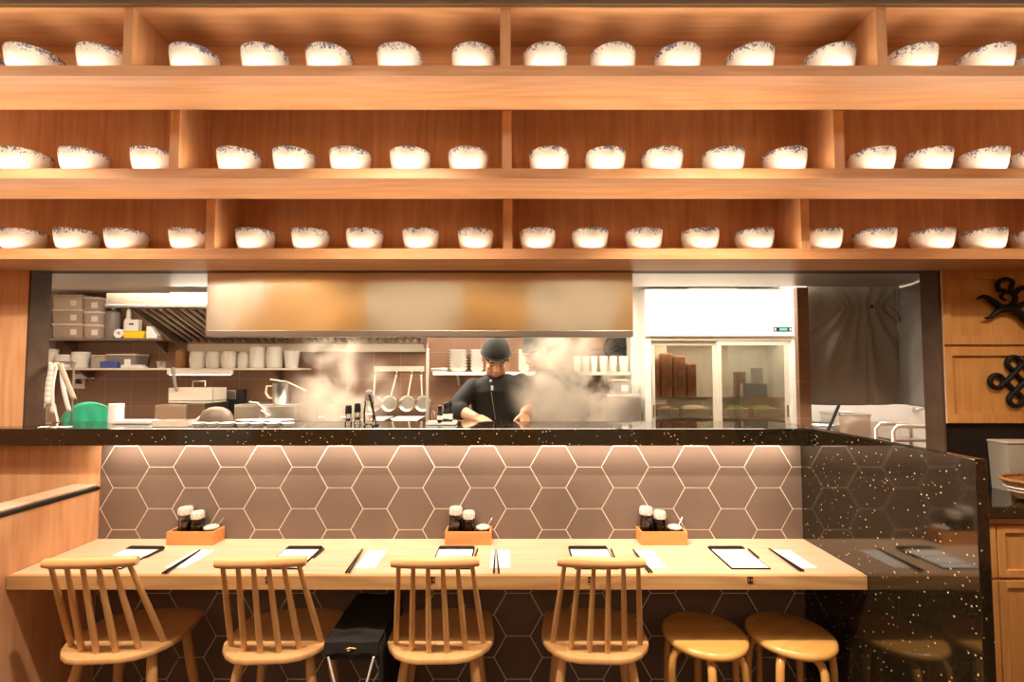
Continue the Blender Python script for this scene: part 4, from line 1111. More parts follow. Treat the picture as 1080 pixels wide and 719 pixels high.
# scoop hood on the counter between them
sc_ = thing('serving_scoop', 'brown curved scoop leaning against the fryer tank', 'scoop', (at(228, 440, YL1 + .095).x, YL1 + .095, 1.1908))
MB().lathe([(.060, 0), (.066, .10), (.062, .155), (.048, .19), (.025, .207), (.004, .212)], seg=28, sx=1.45).build('bowl', 'tin_brown', sc_, smooth=50)
MB().tube([(-.06, -.03, .16), (-.10, -.045, .12), (-.125, -.05, .012)], [.010, .010, .011], 10).build('handle', 'white_enamel', sc_, smooth=60)

# measuring jug with a strainer laid over it, standing on the warmer
ztop = at(280, 426.5, YW + .01).z
j0, j1 = at(288, 415, YW + .15), at(306, 415, YW + .15)
r = (j1.x - j0.x)/2
jg = thing('steel_jug', 'tall steel jug with side handle standing on the food warmer', 'jug', ((j0.x+j1.x)/2, YW + .15, ztop + .0008))
hh = at(300, 404, YW + .15).z - ztop
MB().lathe([(r*.9, 0), (r*.96, .006), (r, hh*.96), (r*1.04, hh), (r*.95, hh*.985), (r*.86, .012)], seg=32, cap1=False).build('body', 'steel', jg, smooth=45)
MB().tube([(-r*.98, 0, hh*.86), (-r*1.75, 0, hh*.84), (-r*1.85, 0, hh*.5), (-r*1.45, 0, hh*.26), (-r*.98, 0, hh*.24)], .007, 10, flat=(1, 1.6)).build('handle', 'cream_metal', jg, smooth=60)
sn = thing('mesh_strainer', 'long-handled steel strainer lying across the steel jug', 'strainer', ((j0.x+j1.x)/2, YW + .15, ztop + hh + .003))
MB().lathe([(r*.98, .008), (r*.90, -.012), (r*.6, -.030), (r*.05, -.036)], seg=28, cap0=False, cap1=False).build('mesh_bowl', 'steel_dark', sn, smooth=50).rotation_euler = (0, .0, 0)
e1 = at(323, 412, YW + .1) - Vector(sn.location); e0 = at(285, 400, YW + .1) - Vector(sn.location)
MB().tube([e0, Vector((-r*.6, -.02, .02)), Vector((r*.9, -.03, .006)), e1], [.006, .007, .006, .005], 8).build('handle', 'cream_metal', sn, smooth=60)

# stock pots in the steam
def pot(name, label, px0, px1, pytop, Y, zb, lid=False):
    a, b = at(px0, pytop, Y), at(px1, pytop, Y)
    r = (b.x - a.x)/2; hh = a.z - zb
    t = thing(name, label, 'pot', ((a.x+b.x)/2, Y, zb + .0006), 0, 'steel stock pots')
    MB().lathe([(r*.95, 0), (r, .01), (r, hh - .004), (r*1.05, hh - .002), (r*1.05, hh + .003), (r*.96, hh), (r*.95, .012)], seg=40, cap1=False).build('body', 'steel', t, smooth=45)
    for s in (-1, 1):
        MB().tube([(s*r*.99, -.03, hh*.80), (s*(r + .035), -.03, hh*.80), (s*(r + .035), .03, hh*.80), (s*r*.99, .03, hh*.80)], .006, 8).build('handle', 'steel', t, smooth=60)
    if lid:
        MB().lathe([(r*1.06, hh + .004), (r*1.06, hh + .010), (r*.6, hh + .022), (.015, hh + .028)], seg=40).build('lid', 'steel', t, smooth=45)
    return t
pot('stock_pot', 'tall pale steel stock pot steaming beside the black-capped bottles', 343.5, 361, 427, 4.55*S, .98)
pot('stock_pot', 'wider steel stock pot behind the steaming one', 354, 388, 424.5, 4.88*S, .98, True)
# cooking counter the pots and the chefs' work stand on, just behind the ledge
YQ0, YQ1 = YL1 + .02, YL1 + .16
cc = thing('cook_counter', 'low steel cooking counter right behind the granite ledge', 'worktop', (0, 0, 0))
MB().box(XL + .05, XT1 - .02, YQ0, YQ1, 1.16, 1.19, .003).build('worktop', 'steel_rough', cc)
MB().box(XL + .07, XT1 - .04, YQ0 + .01, YQ1 - .01, .08, 1.1595).build('body', 'steel_dark', cc)
MB().box(XL + .09, XT1 - .06, YQ0 + .02, YQ1 - .02, 0, .0795).build('plinth', 'black_strip', cc)
# range under the pots
rg = thing('cooking_range', 'steel cooking range under the steaming pots', 'range', (at(350, 440, 4.5*S).x, 0, 0))
MB().box(-.38, .30, 4.36*S, 4.36*S + .36, .05, .9295, .004).build('body', 'steel_rough', rg)
MB().box(-.38, .30, 4.36*S, 4.36*S + .36, .930, .978, .003).build('hob_top', 'steel_dark', rg)
for s in (-.36, .26):
    MB().box(s, s + .03, 4.37*S, 4.36*S + .35, 0, .0495).build('foot', 'black_plastic', rg)

# trays behind the post
for k, (p0, p1, lb) in enumerate(((395, 412, 'small white tray on the back worktop below the pan nearest the pots'), (416, 446, 'long white tray on the back worktop under the hanging pans'))):
    a, b = at(p0, 441, YB - .16), at(p1, 441, YB - .16)
    zb = a.z - .05
    w = b.x - a.x
    t = thing('white_tray', lb, 'tray', ((a.x+b.x)/2, YB - .17, ZW + .0006), 0, 'white trays')
    hgt = at(420, 440, YB - .16).z - ZW
    MB().box(-w/2 + .01, w/2 - .01, -.10, .10, 0, hgt - .0155, .004).build('stand', 'steel_dark', t)
    MB().prism([(-w/2 + .02, hgt - .015), (w/2 - .02, hgt - .015), (w/2, hgt), (-w/2, hgt)], -.12, .12, 'y', bev=.003).build('tray_top', 'white_enamel', t)

# right-hand shelf stock: glass bowls, cups
def bowl_stack(px0, px1, pytop, label, mat='glass', Y=YF + .09, n=7):
    a, b = at(px0, 380, Y), at(px1, 380, Y)
    r = (b.x - a.x)/2 - .001; H = at(540, pytop, Y).z - z3s - .001
    for k in range(n):
        st_ = H / (n + .6)
        o = MB().lathe([(r*.45, 0), (r*.70, st_*.25), (r*.95, st_*1.25), (r, st_*1.4), (r*.93, st_*1.4), (r*.66, st_*.45), (r*.01, st_*.2)], seg=24).build('stacked_bowl', mat, smooth=45, loc=((a.x+b.x)/2, Y, z3s + .0006 + k * st_))
        tag(o, '%s, %s from the bottom' % (label, ORD[k]) if k else label + ', lowest one', 'bowl', 'stacked bowls behind the chef')
bowl_stack(473, 494, 368, 'pale patterned bowl in the stack furthest from the cups', 'white_ceramic', n=7)
bowl_stack(495.5, 511, 368, 'pale patterned bowl in the stack beside the chef cap', 'white_ceramic', n=7)
bowl_stack(546, 559, 368, 'pale patterned bowl in the stack between the two chefs', 'white_ceramic', n=7)
o = MB().box(-.065, .065, -.04, .04, 0, .028, .004).build('blue_box', 'steel', loc=(at(464, 388, YF + .06).x, YF + .06, z3s + .0006))
tag(o, 'small shiny steel box at the post end of the chefs shelf', 'box')
for k, (p0, p1) in enumerate(((604.5, 613), (614, 622), (623, 630.5), (632, 641), (642.5, 651), (652.5, 664))):
    a, b = at(p0, 380, YF + .06), at(p1, 380, YF + .06)
    r = (b.x - a.x)/2 - .001; hh = at(540, 375.5, YF + .06).z - z3s
    t = thing('white_cup', 'ivory handleless cup on the wall shelf, %s from the chef end' % ORD[k], 'cup', ((a.x+b.x)/2, YF + .06, z3s + .0006), 0, 'ivory cups on the shelf')
    MB().lathe([(r*.62, 0), (r*.70, .004), (r*.96, hh*.7), (r, hh), (r*.92, hh), (r*.64, .010), (.001, .008)], seg=24).build('cup_body', 'white_ceramic', t, smooth=45)
# box unit by the white pier
t, w, hh = steel_box('water_boiler', 'boxy steel boiler beside the white pier', 'boiler', 641, 676, 416.5, YW + .02, .26)
MB().box(-w/2 - .012, w/2 - .06, -.15, -.1365, hh - .008, hh + .004, .002).build('lid_edge', 'white_enamel', t)
zbx = ZW + .0006 + hh
food_box(646, 400, 664, 415.5, YW + .08, .16, 'clear tub with white sticker standing on the steel boiler', 'smoke_plastic', zb=zbx + .001)
# dark extractor fan unit at the top by the pier
p = at(654, 367, YB - .1)
fb = thing('wall_fan', 'dark wall fan half lost in steam above the ivory cups', 'fan', (p.x, YB - .003, p.z))
MB().lathe([(.03, .0), (.115, .0), (.12, .03), (.10, .05), (.03, .055)], axis='y', seg=32).build('housing', 'black_plastic', fb, smooth=40)
for k in range(4):
    a = k * PI/2 + .4
    MB().tube([(.02*math.cos(a), -.062, .02*math.sin(a)), (.085*math.cos(a), -.062, .085*math.sin(a))], .012, 8, flat=(.3, 1.4)).build('blade', 'steel_dark', fb)
p = at(627, 361, YB - .05)
nb = thing('notice_board', 'small brown notice board high behind the steam', 'board', (p.x, YB - .002, p.z))
MB().box(-.075, .075, -.012, 0, -.05, .05, .002).build('board', 'wicker', nb)
MB().box(-.082, .082, -.014, -.0125, -.057, -.051).box(-.082, .082, -.014, -.0125, .051, .057).build('frame', 'dark_trim', nb)

# ------------------------------------------------------------------ on the granite ledge
zl = ZL + .0004
def mill(px, py0, Y, label, cap=.45):
    b = at_z(px, 451, ZL); 
    H = at(px, py0, Y).z - ZL
    t = thing('pepper_mill', label, 'mill', (at(px, 440, Y).x, Y, zl), 0, 'black-capped bottles on the ledge')
    r = .016
    MB().lathe([(r, 0), (r*1.1, .004), (r*1.1, .012), (r*.85, .018), (r*.85, H*(1-cap))], seg=20).build('glass_body', 'glass', t, smooth=40)
    MB().lathe([(r*.7, .019), (r*.74, .022), (r*.74, H*.35)], seg=16).build('pepper', 'soy', t, smooth=40)
    MB().lathe([(r*1.25, H*.30), (r*1.25, H*.36)], seg=20).build('collar', 'steel', t)
    MB().lathe([(r*.95, H*(1-cap) + .0005), (r*1.05, H*(1-cap) + .004), (r*.98, H*.9), (r*.9, H*.98), (r*.6, H)], seg=20).build('cap', 'black_plastic', t, smooth=40)
    return t
YM = 3.5 * S
mill(367.5, 427, YM, 'tallest-looking black-capped bottle nearest the stock pots')
mill(377, 425, YM + .05, 'black-capped bottle between the first bottle and the glass vase')
# glass vase with sticks
vz = thing('stick_vase', 'clear glass vase holding one dark stirring stick on the ledge', 'vase', (at(389, 440, YM + .03).x, YM + .03, zl))
MB().lathe([(.018, 0), (.026, .01), (.028, .06), (.022, .10), (.024, .12)], seg=24, cap1=False).build('glass_body', 'glass', vz, smooth=50)
MB().lathe([(.0185, .12), (.021, .125), (.019, .165), (.010, .175)], seg=18).build('stopper', 'smoke_plastic', vz, smooth=50)
p0, p1 = at(389.5, 416, YM - .02), at(396.5, 446, YM - .02)
sk_ = thing('stirring_stick', 'dark thin stick leaning by the glass vase', 'stick', (p1.x, YM - .02, zl))
e = p0 - Vector(sk_.location); 
MB().tube([(0.002, 0, .003), e], [.004, .006], 10).build('rod', 'soy', sk_, smooth=60)
MB().lathe([(.013, 0), (.014, .004), (.010, .010)], .002, 0, 0, seg=16).build('foot', 'black_plastic', sk_)
# bottle cluster before the chef
ty = thing('sauce_tray', 'small white tray under the bottle cluster before the chef', 'tray', (at(466, 449, YM + .02).x, YM + .02, zl))
tw = px_width(449, 480, YM)
MB().box(-tw/2, tw/2, -.035, .035, 0, .010, .003).build('tray_top', 'white_enamel', ty)
MB().box(-tw/2, tw/2, -.035, -.031, .0105, .016).box(-tw/2, tw/2, .031, .035, .0105, .016).build('rim', 'white_enamel', ty)
for k, (px, py, dy, lb) in enumerate(((464, 427, 0, 'black sauce bottle at the front of the white tray cluster'), (470, 424, .030, 'middle black sauce bottle of the cluster before the chef'), (474.5, 421.5, .058, 'rear black sauce bottle of the cluster nearest the chef sleeve'))):
    Yb = YM + dy - .004
    x = at(px, 440, Yb).x; zb = zl + (.0106 if dy < .05 else .0004)
    H = at(px, py, Yb).z - zb
    t = thing('sauce_bottle', lb, 'bottle', (x, Yb, zb), 0, 'sauce bottles before the chef')
    r = .0145
    MB().lathe([(r*.92, 0), (r, .004), (r, H*.5), (r*.6, H*.62), (r*.55, H*.70)], seg=20).build('body', 'black_plastic', t, smooth=40)
    MB().lathe([(r*1.02, H*.18), (r*1.02, H*.42)], seg=20, cap0=False, cap1=False).build('label_band', 'paper', t, smooth=40)
    MB().lathe([(r*.75, H*.705), (r*.8, H*.74), (r*.7, H*.95), (r*.3, H)], seg=18).build('cap', 'black_plastic', t, smooth=40)
# steel hook wire beside
hk = thing('wire_hook', 'bent steel wire handle standing on the white sauce tray', 'hook', (at(455.5, 447, YM).x, YM, zl + .0104))
MB().tube([(0, 0, 0), (0, 0, .05), (.006, 0, .062), (.012, 0, .055), (.013, 0, .03)], .0028, 8).build('wire', 'steel', hk, smooth=60)
# row of white saucers and platter
YD_ = 3.40 * S
for k, (p0, p1) in enumerate(((203, 217), (217.5, 231), (231.5, 248), (249, 263), (263.5, 279), (280, 296.5), (297, 310.5))):
    a, b = at(p0, 448, YD_), at(p1, 448, YD_)
    r = (b.x - a.x)/2 - .0006
    hh = at(250, 446.5, YD_ - r).z - ZL
    o = MB().lathe([(r*.62, 0), (r*.68, .003), (r*.97, hh*.9), (r, hh), (r*.94, hh*.98), (r*.6, hh*.3), (.001, hh*.28)], seg=28).build('sauce_dish', 'white_ceramic', smooth=45, loc=((a.x+b.x)/2, YD_ , zl))
    tag(o, 'small white dish in the row on the ledge, %s from the green tub' % ORD[k], 'dish', 'white dishes on the ledge')
a, b = at(247, 445, YL1 - .09), at(309, 445, YL1 - .09)
pl = thing('oval_platter', 'white oval platter behind the row of small dishes', 'platter', ((a.x+b.x)/2, YL1 - .075, zl))
r = (b.x - a.x)/2
hz = at(270, 443.5, YL1 - .12).z - ZL
MB().lathe([(r*.5, 0), (r*.55, .004), (r*.9, hz*.8), (r, hz), (r*.97, hz + .001), (r*.5, hz*.35), (.001, hz*.3)], seg=40, sy=.34).build('dish', 'white_ceramic', pl, smooth=45)
MB().lathe([(r*.2, 0), (r*.52, .0)], seg=20, sy=.34).build('foot_ring', 'white_ceramic', pl)
# left: small clear container and papers
x0, x1, z0, z1 = rect(164, 442, 201, 451, 3.4*S)
ib = thing('utensil_tray', 'low clear tray with dark red spoon on the ledge', 'tray', ((x0+x1)/2, 3.42*S, zl))
w = x1 - x0
MB().box(-w/2, w/2, -.04, .04, 0, .006, .002).box(-w/2, w/2, -.04, -.036, .006, .030).box(-w/2, w/2, .036, .04, .006, .030).box(-w/2, -w/2 + .004, -.036, .036, .006, .030).box(w/2 - .004, w/2, -.036, .036, .006, .030).build('tray_top', 'clear_plastic', ib)
MB().tube([(-w*.1, 0, .012), (w*.2, .01, .024), (w*.42, 0, .03)], [.012, .006, .005], 10, flat=(.5, 1)).build('spoon', 'chili', ib, smooth=60)
x0, x1, z0, z1 = rect(124, 443, 163, 449, 3.6*S)
o = MB().box(-(x1-x0)/2, (x1-x0)/2, -.035, .035, 0, .018, .004).build('folded_cloth', 'white_paint', loc=((x0+x1)/2, 3.6*S, zl)); tag(o, 'folded white cloth on the ledge beside the green tub', 'cloth')
# green tub on its side, and the white roll behind
g0, g1 = at(68, 446, 3.58*S), at(113, 446, 3.58*S)
R_ = (at(113, 440, 3.5*S).x - at(74, 440, 3.5*S).x)/2
R_ = .118
gt = thing('green_tub', 'round green plastic tub standing on its side behind the ledge', 'tub', (at(93, 441, YQ0 + .10).x, YQ0 + .105, 1.1906 + R_), .95)
MB().lathe([(R_*.93, .045), (R_*.955, .043), (R_*.97, .036), (R_*.98, -.015), (R_*1.0, -.02), (R_*1.0, -.027), (R_*.93, -.025), (R_*.92, .03), (.002, .032)], axis='y', seg=56, cap0=False, cap1=True).build('shell', 'green_plastic', gt, smooth=40)
MB().lathe([(.001, .0440), (R_*.925, .0445), (R_*.925, .0425), (.001, .042)], axis='y', seg=56).build('base_disc', 'green_plastic', gt, smooth=40)
x0, x1, z0, z1 = rect(111, 426, 125, 444, 3.62*S)
wr = thing('cling_roll', 'white roll of wrap standing beyond the green tub', 'roll', ((x0+x1)/2, 3.66*S, zl))
MB().lathe([(.012, 0), ((x1-x0)/2, 0), ((x1-x0)/2, z1-ZL), (.012, z1-ZL), (.012, 0)], seg=28, cap0=False, cap1=False).build('roll', 'white_paint', wr, smooth=45)

# order tickets hanging at the wall end of the ledge
YTK = 3.58 * S
tk = thing('ticket_rail', 'slim steel order rail across the opening above the tickets', 'rail', (0, 0, 0))
a, b = at(47, 384, YTK), at(78, 384, YTK)
MB().box(XL + .013, b.x, YTK, YTK + .012, a.z, a.z + .016, .002).build('bar', 'steel_dark', tk)
MB().tube([(b.x - .006, YTK + .006, a.z - .001), (b.x - .006, YTK + .006, ZL + .001)], .004, 8).build('post', 'steel_dark', tk)
def ticket(px0, px1, py0, py1, lean, curl, dy, label, mat='printed_ticket'):
    x0, x1, z0, z1 = rect(px0, py0, px1, py1, YTK)
    def fn(u, v):
        x = x0 + (x1 - x0) * u + lean * v
        y = YTK - .006 - dy - curl * math.sin(v * PI) - .02 * v * v
        z = z1 - (z1 - z0) * v
        return (x, y, z)
    o = MB().grid(fn, 2, 14).build('order_ticket', mat, smooth=60, solid=.0012)
    tag(o, label, 'ticket', 'order tickets')
ticket(45, 57, 382, 430, -.01, .012, .000, 'wide yellowish order ticket nearest the wall jamb')
ticket(58, 65.5, 382, 436, .012, .02, .010, 'long narrow white order ticket curling in front of the others', 'paper')
ticket(65, 72, 384, 433, .07, .015, .018, 'white order ticket leaning towards the green tub', 'paper')
ticket(56, 64, 384, 425, .005, .006, .026, 'pale printed order ticket hanging behind the long one')
ticket(66, 74, 383, 420, .10, .006, .034, 'tan order slip leaning furthest over the green tub', 'pale_plastic')
for k, (px, ang) in enumerate(((46, .5), (60, -.3), (70, .2))):
    o = MB().box(-.016, .016, -.02, .02, 0, .0016).build('paper_slip', 'paper', loc=(at(px, 449, 3.36*S).x, 3.36*S, zl)); o.rotation_euler = (0, 0, ang)
    tag(o, ['white paper slip on the ledge at the jamb', 'white paper slip on the ledge under the long ticket', 'white paper slip on the ledge before the green tub'][k], 'slip', 'paper slips')
# dark clip board behind the tickets
x0, x1, z0, z1 = rect(47, 426, 60, 446, 3.66*S)
db = thing('dark_board', 'dark board with steel edge leaning on the jamb below the tickets', 'board', ((x0+x1)/2, 3.68*S, zl))
w, hh = x1-x0, z1-ZL
MB().prism([(-w/2, 0), (w/2, 0), (w*.1, hh), (-w/2, hh)], -.006, .006, 'y', bev=.002).build('board', 'grey_plastic', db)
MB().tube([(w/2, -.008, .003), (w*.1, -.008, hh)], .004, 8).build('edge', 'steel', db)

# ------------------------------------------------------------------ display fridge
YG = 5.0 * S
fx0, fx1 = at(680.5, 400, YG).x, at(842.5, 400, YG).x
fz1 = at(760, 305, YG).z
fzh = at(760, 341, YG).z; fzl = at(760, 355, YG).z
fr = thing('display_fridge', 'white two-door glass display fridge with tall header panel', 'fridge', (0, 0, 0))
dp = .36
wt = .045
MB().box(fx0, fx0 + wt, YG + .004, YG + dp, .08, fzl).build('side_wall', 'white_enamel', fr)
MB().box(fx1 - wt, fx1, YG + .004, YG + dp, .08, fzl).build('side_wall', 'white_enamel', fr)
MB().box(fx0 + wt, fx1 - wt, YG + dp - .03, YG + dp, .08, fzl).build('back_wall', 'white_enamel', fr)
MB().box(fx0, fx1, YG - .02, YG + dp, fzl + .0005, fz1, .006).build('header', 'white_enamel', fr)
MB().box(fx0 + .002, fx1 - .002, YG - .022, YG - .0205, fzh - .002, fzh + .002).build('header_seam', 'grey_plastic', fr)
MB().box(fx0, fx1, YG, YG + dp, 0.02, .0795).build('plinth', 'grey_plastic', fr)
MB().box(fx0 + wt, fx1 - wt, YG + .03, YG + dp - .03, .08, .10).build('floor_panel', 'white_enamel', fr)
a, b = at(815.5, 345, YG - .02), at(835, 349.5, YG - .02)
dsp = MB().box(a.x, b.x, YG - .0235, YG - .0205, b.z, a.z, .001).build('control_display', 'black_plastic', fr)
a2, b2 = at(822, 346.2, YG - .02), at(830, 348.5, YG - .02)
MB().box(a2.x, b2.x, YG - .0245, YG - .0236, b2.z, a2.z).build('readout', 'display_green', dsp)
for s in (a.x + .012, b.x - .012):
    MB().box(s - .006, s + .006, YG - .0245, YG - .0236, b2.z, a2.z).build('button', 'white_enamel', dsp)
# outer frame around the doors
zfb = .12
MB().box(fx0 + wt, fx1 - wt, YG + .004, YG + .05, fzl - .028, fzl - .0005).build('frame_head', 'cream_metal', fr)
MB().box(fx0 + wt, fx1 - wt, YG + .004, YG + .05, .10, .118).build('frame_sill', 'cream_metal', fr)
xm = at(759.5, 400, YG).x
for (p0, p1, yy) in ((689, 757, YG + .030), (757.5, 833, YG + .010)):
    x0, x1 = at(p0, 400, YG).x, at(p1, 400, YG).x
    e = .022 if p0 < 700 else .030
    zt3 = fzl - .030
    dm = MB().box(x0, x0 + e, yy, yy + .016, zfb, zt3).box(x1 - e, x1, yy, yy + .016, zfb, zt3).box(x0 + e, x1 - e, yy, yy + .016, zt3 - .032, zt3).box(x0 + e, x1 - e, yy, yy + .016, zfb, zfb + .05).build('sliding_door', 'cream_metal', fr)
    MB().box(x0 + e, x1 - e, yy + .006, yy + .009, zfb + .05, zt3 - .032).build('door_glass', 'fridge_glass', dm)
    hx = x0 + e*.5 if p0 < 700 else x1 - e*.5
    MB().box(hx - .006, hx + .006, yy - .004, yy - .0005, at(760, 440, YG).z, at(760, 427, YG).z, .002).build('handle', 'steel_dark', dm)
MB().box(xm - .03, xm - .012, YG + .047, YG + .055, zfb, fzl - .03).build('centre_post', 'grey_plastic', fr)
for py in (420, 442):
    z = at(760, py, YG + .08).z
    MB().box(fx0 + wt + .002, fx1 - wt - .002, YG + .075, YG + dp - .032, z - .006, z + .002).box(fx0 + wt + .002, fx1 - wt - .002, YG + .068, YG + .0745, z - .010, z + .012).build('wire_shelf', 'white_enamel', fr)
zsh1 = at(760, 420, YG + .08).z + .0026; zsh2 = at(760, 442, YG + .08).z + .0026
random.seed(3)
# packs on the upper shelf (left door) and green produce tubs on the lower shelf
xx = fx0 + wt + .035
for k in range(4):
    hh = [.30, .34, .32, .26][k]; w = [.075, .085, .09, .07][k]
    o = MB().box(-w/2, w/2, -.05, .05, 0, hh, .016, 3).build('vacuum_pack', 'meat_pack', smooth=50, loc=(xx + w/2, YG + .19, zsh1 + .0004))
    tag(o, 'upright brownish vacuum pack in the fridge, %s from the white pier' % ORD[k], 'pack', 'vacuum packs in the fridge')
    xx += w + .012
for k, (p0, p1, lb, mt) in enumerate(((692, 716, 'clear tub of meat on the lower fridge shelf at the pier end', 'meat_pack'), (720, 750, 'clear tub on the lower fridge shelf next to the sliding frame', 'pale_plastic'), (766, 790, 'clear tub of green vegetables on the lower fridge shelf, centre', 'plant_green'), (794, 824, 'clear tub of green vegetables on the lower fridge shelf, outer end', 'plant_green'))):
    a, b = at(p0, 430, YG + .1), at(p1, 430, YG + .1)
    t = thing('produce_tub', lb, 'tub', ((a.x+b.x)/2, YG + .17, zsh2 + .0006), 0, 'tubs in the fridge')
    w = b.x - a.x
    MB().prism([(-w/2 + .012, 0), (w/2 - .012, 0), (w/2, .075), (-w/2, .075)], -.075, .075, 'y', bev=.004).build('tub_body', 'clear_plastic', t)
    MB().ell((0, 0, .078), (w*.44, .065, .022)).build('contents', mt, t, smooth=60)
# card boxes on upper shelf right
for k, (p0, p1, py0, lb, mt) in enumerate(((777, 788, 392, 'small orange pack on the upper fridge shelf', 'wicker'), (796, 806, 388, 'small grey carton on the upper fridge shelf', 'grey_plastic'), (778, 803, 404, 'low grey box on the upper fridge shelf', 'grey_plastic'))):
    x0, x1, z0, z1 = rect(p0, py0, p1, py0 + 8, YG + .2)
    yy = YG + (.24 if k < 2 else .14)
    zt4 = z1 if k < 2 else z1
    o = MB().box(-(x1-x0)/2, (x1-x0)/2, -.02, .02, 0, max(.04, zt4 - zsh1), .003).build('small_carton', mt, loc=((x0+x1)/2, yy, zsh1 + .0004))
    tag(o, lb, 'carton', 'cartons in the fridge')
# loose wire guard lying on the header
wg = thing('wire_guard', 'flat pale wire guard lying on top of the fridge', 'guard', (at(755, 304, YG).x, YG + .08, fz1 + .0006))
m = MB()
for k in range(9): m.box(-.20 + k*.045, -.196 + k*.045, -.06, .06, 0, .004)
m.box(-.20, .166, -.062, -.058, 0, .012).box(-.20, .166, .058, .062, 0, .012)
m.build('grid_panel', 'cream_metal', wg)

# ------------------------------------------------------------------ curtain in the doorway
def curtain():
    YSc = YSo + .065
    A = at(pb_px, 303, YSc); B = at(940, 303, YSc); C = at(977, 300, 3.78*S)
    zt_ = ZS - .012
    zb = at(900, 427.5, YSo).z
    pts = [Vector((A.x + .004, YSc, 0)), Vector((B.x - .03, YSc, 0)), Vector((B.x + .02, YSc - .012, 0)), Vector((C.x - .005, 3.74*S, 0))]
    L = [0]
    for a, b in zip(pts, pts[1:]): L.append(L[-1] + (b-a).length)
    xk = at(920, 320, YSo).x; zk = at(920, 323, YSo).z
    def fn(u, v):
        d = u * L[-1]
        i = max(k for k in range(3) if L[k] <= d + 1e-9)
        p = pts[i].lerp(pts[i+1], (d - L[i]) / (L[i+1] - L[i]))
        ztl = ZS + .07 if p.y > YSo + .02 else ZS - .003
        z = ztl + (zb - ztl) * v - .004 * math.sin(u * 6.0) * v
        dx = p.x - xk
        # soft folds radiating from the tie point
        pull = math.exp(-(dx / .22) ** 2)
        fold = .012 * math.sin(d * 34 + 4.0 * v) * (.35 + .65 * v) + .010 * math.sin(d * 15 + 1.0 - 5 * v)
        diag = .016 * pull * math.sin((dx * 26) / (.18 + 1.3 * abs(z - zk)))
        split = -.018 * math.exp(-((dx - .02) / .018) ** 2) * min(1, v * 2)
        off = fold + diag * (1 if z < zk else .5) + split
        nrm = Vector((0, -1, 0)) if i < 2 else Vector((-.9, -.4, 0))
        q = p + nrm * off
        return (q.x, q.y, z)
    cu = thing('doorway_curtain', 'dark grey fabric curtain pinned up across the kitchen doorway', 'curtain', (0, 0, 0))
    MB().grid(fn, 130, 60).build('cloth', 'curtain_fabric', cu, smooth=80, solid=.002)
    k = at(920, 323, YSo)
    MB().ell((k.x, YSo + .004, k.z), (.010, .008, .012)).build('tie_pin', 'black_plastic', cu, smooth=60)
    MB().tube([(pts[0].x, pts[0].y, ZS + .075), (pts[2].x, pts[2].y, ZS + .075)], .005, 8).build('rod', 'steel', cu, smooth=60)
pb_px = 849
curtain()

# scullery things under the curtain
def sc_pt(px, py, Y): return at(px, py, Y)
YK = 4.75 * S
zk_ = at(900, 452, YK).z
sb = thing('scullery_sink', 'steel sink bench with raised back seen below the curtain', 'sink', (0, 0, 0))
xs0, xs1 = at(866, 450, YK).x, at(985, 450, YK).x
MB().box(xs0, xs1, YK, YK + .30, zk_ - .16, zk_ - .125, .004).build('bench_top', 'steel', sb)
MB().box(xs0, xs1, YK + .27, YK + .30, zk_ - .124, zk_ + .02).build('splash_back', 'steel', sb)
for x in (xs0 + .03, xs1 - .03):
    for y in (YK + .03, YK + .26): MB().box(x - .018, x + .018, y - .018, y + .018, 0, zk_ - .1605).build('leg', 'steel', sb)
zb_ = zk_ - .1245
a, b = at(876, 440, YK + .15), at(908, 440, YK + .15)
bt = thing('steel_basin', 'rectangular steel basin with rolled rim on the sink bench', 'basin', ((a.x+b.x)/2, YK + .16, zb_ + .0006))
w = b.x - a.x; hh = at(880, 436, YK + .15).z - zb_
mb = MB().box(-w/2, w/2, -.10, -.094, 0, hh).box(-w/2, w/2, .094, .10, 0, hh).box(-w/2, -w/2 + .006, -.094, .094, 0, hh).box(w/2 - .006, w/2, -.094, .094, 0, hh).box(-w/2, w/2, -.094, .094, 0, .006)
mb.build('basin_body', 'steel', bt)
MB().tube([(-w/2, -.10, hh), (w/2, -.10, hh), (w/2, .10, hh), (-w/2, .10, hh), (-w/2, -.10, hh)], .009, 8).build('rim', 'steel', bt, smooth=60)
a, b = at(921, 446, YK - .06), at(958, 446, YK - .06)
rk = thing('steel_trolley', 'steel trolley with rounded rail beside the sink bench', 'trolley', ((a.x+b.x)/2, YK - .16, 0))
w = b.x - a.x; hz = at(930, 446.5, YK - .06).z
MB().tube([(-w/2, .08, 0.05), (-w/2, .08, hz - .03), (-w/2 + .03, .08, hz), (w/2 - .03, .08, hz), (w/2, .08, hz - .03), (w/2, .08, 0.05)], .013, 12).build('rail', 'steel', rk, smooth=60)
MB().tube([(-w/2, -.06, 0.05), (-w/2, -.06, hz - .03), (-w/2 + .03, -.06, hz), (w/2 - .03, -.06, hz), (w/2, -.06, hz - .03), (w/2, -.06, 0.05)], .013, 12).build('rail', 'steel', rk, smooth=60)
MB().box(-w/2 + .014, w/2 - .014, -.06, .08, hz - .10, hz - .085, .003).build('deck', 'steel_dark', rk)
MB().box(-w/2 + .014, w/2 - .014, -.06, .08, .30, .315, .003).build('deck', 'steel', rk)
for sx in (-w/2, w/2):
    for sy in (-.06, .08): MB().lathe([(.02, -.01), (.025, -.005), (.025, .005), (.02, .01)], sx, sy, .025, seg=16, axis='x').build('wheel', 'black_plastic', rk)
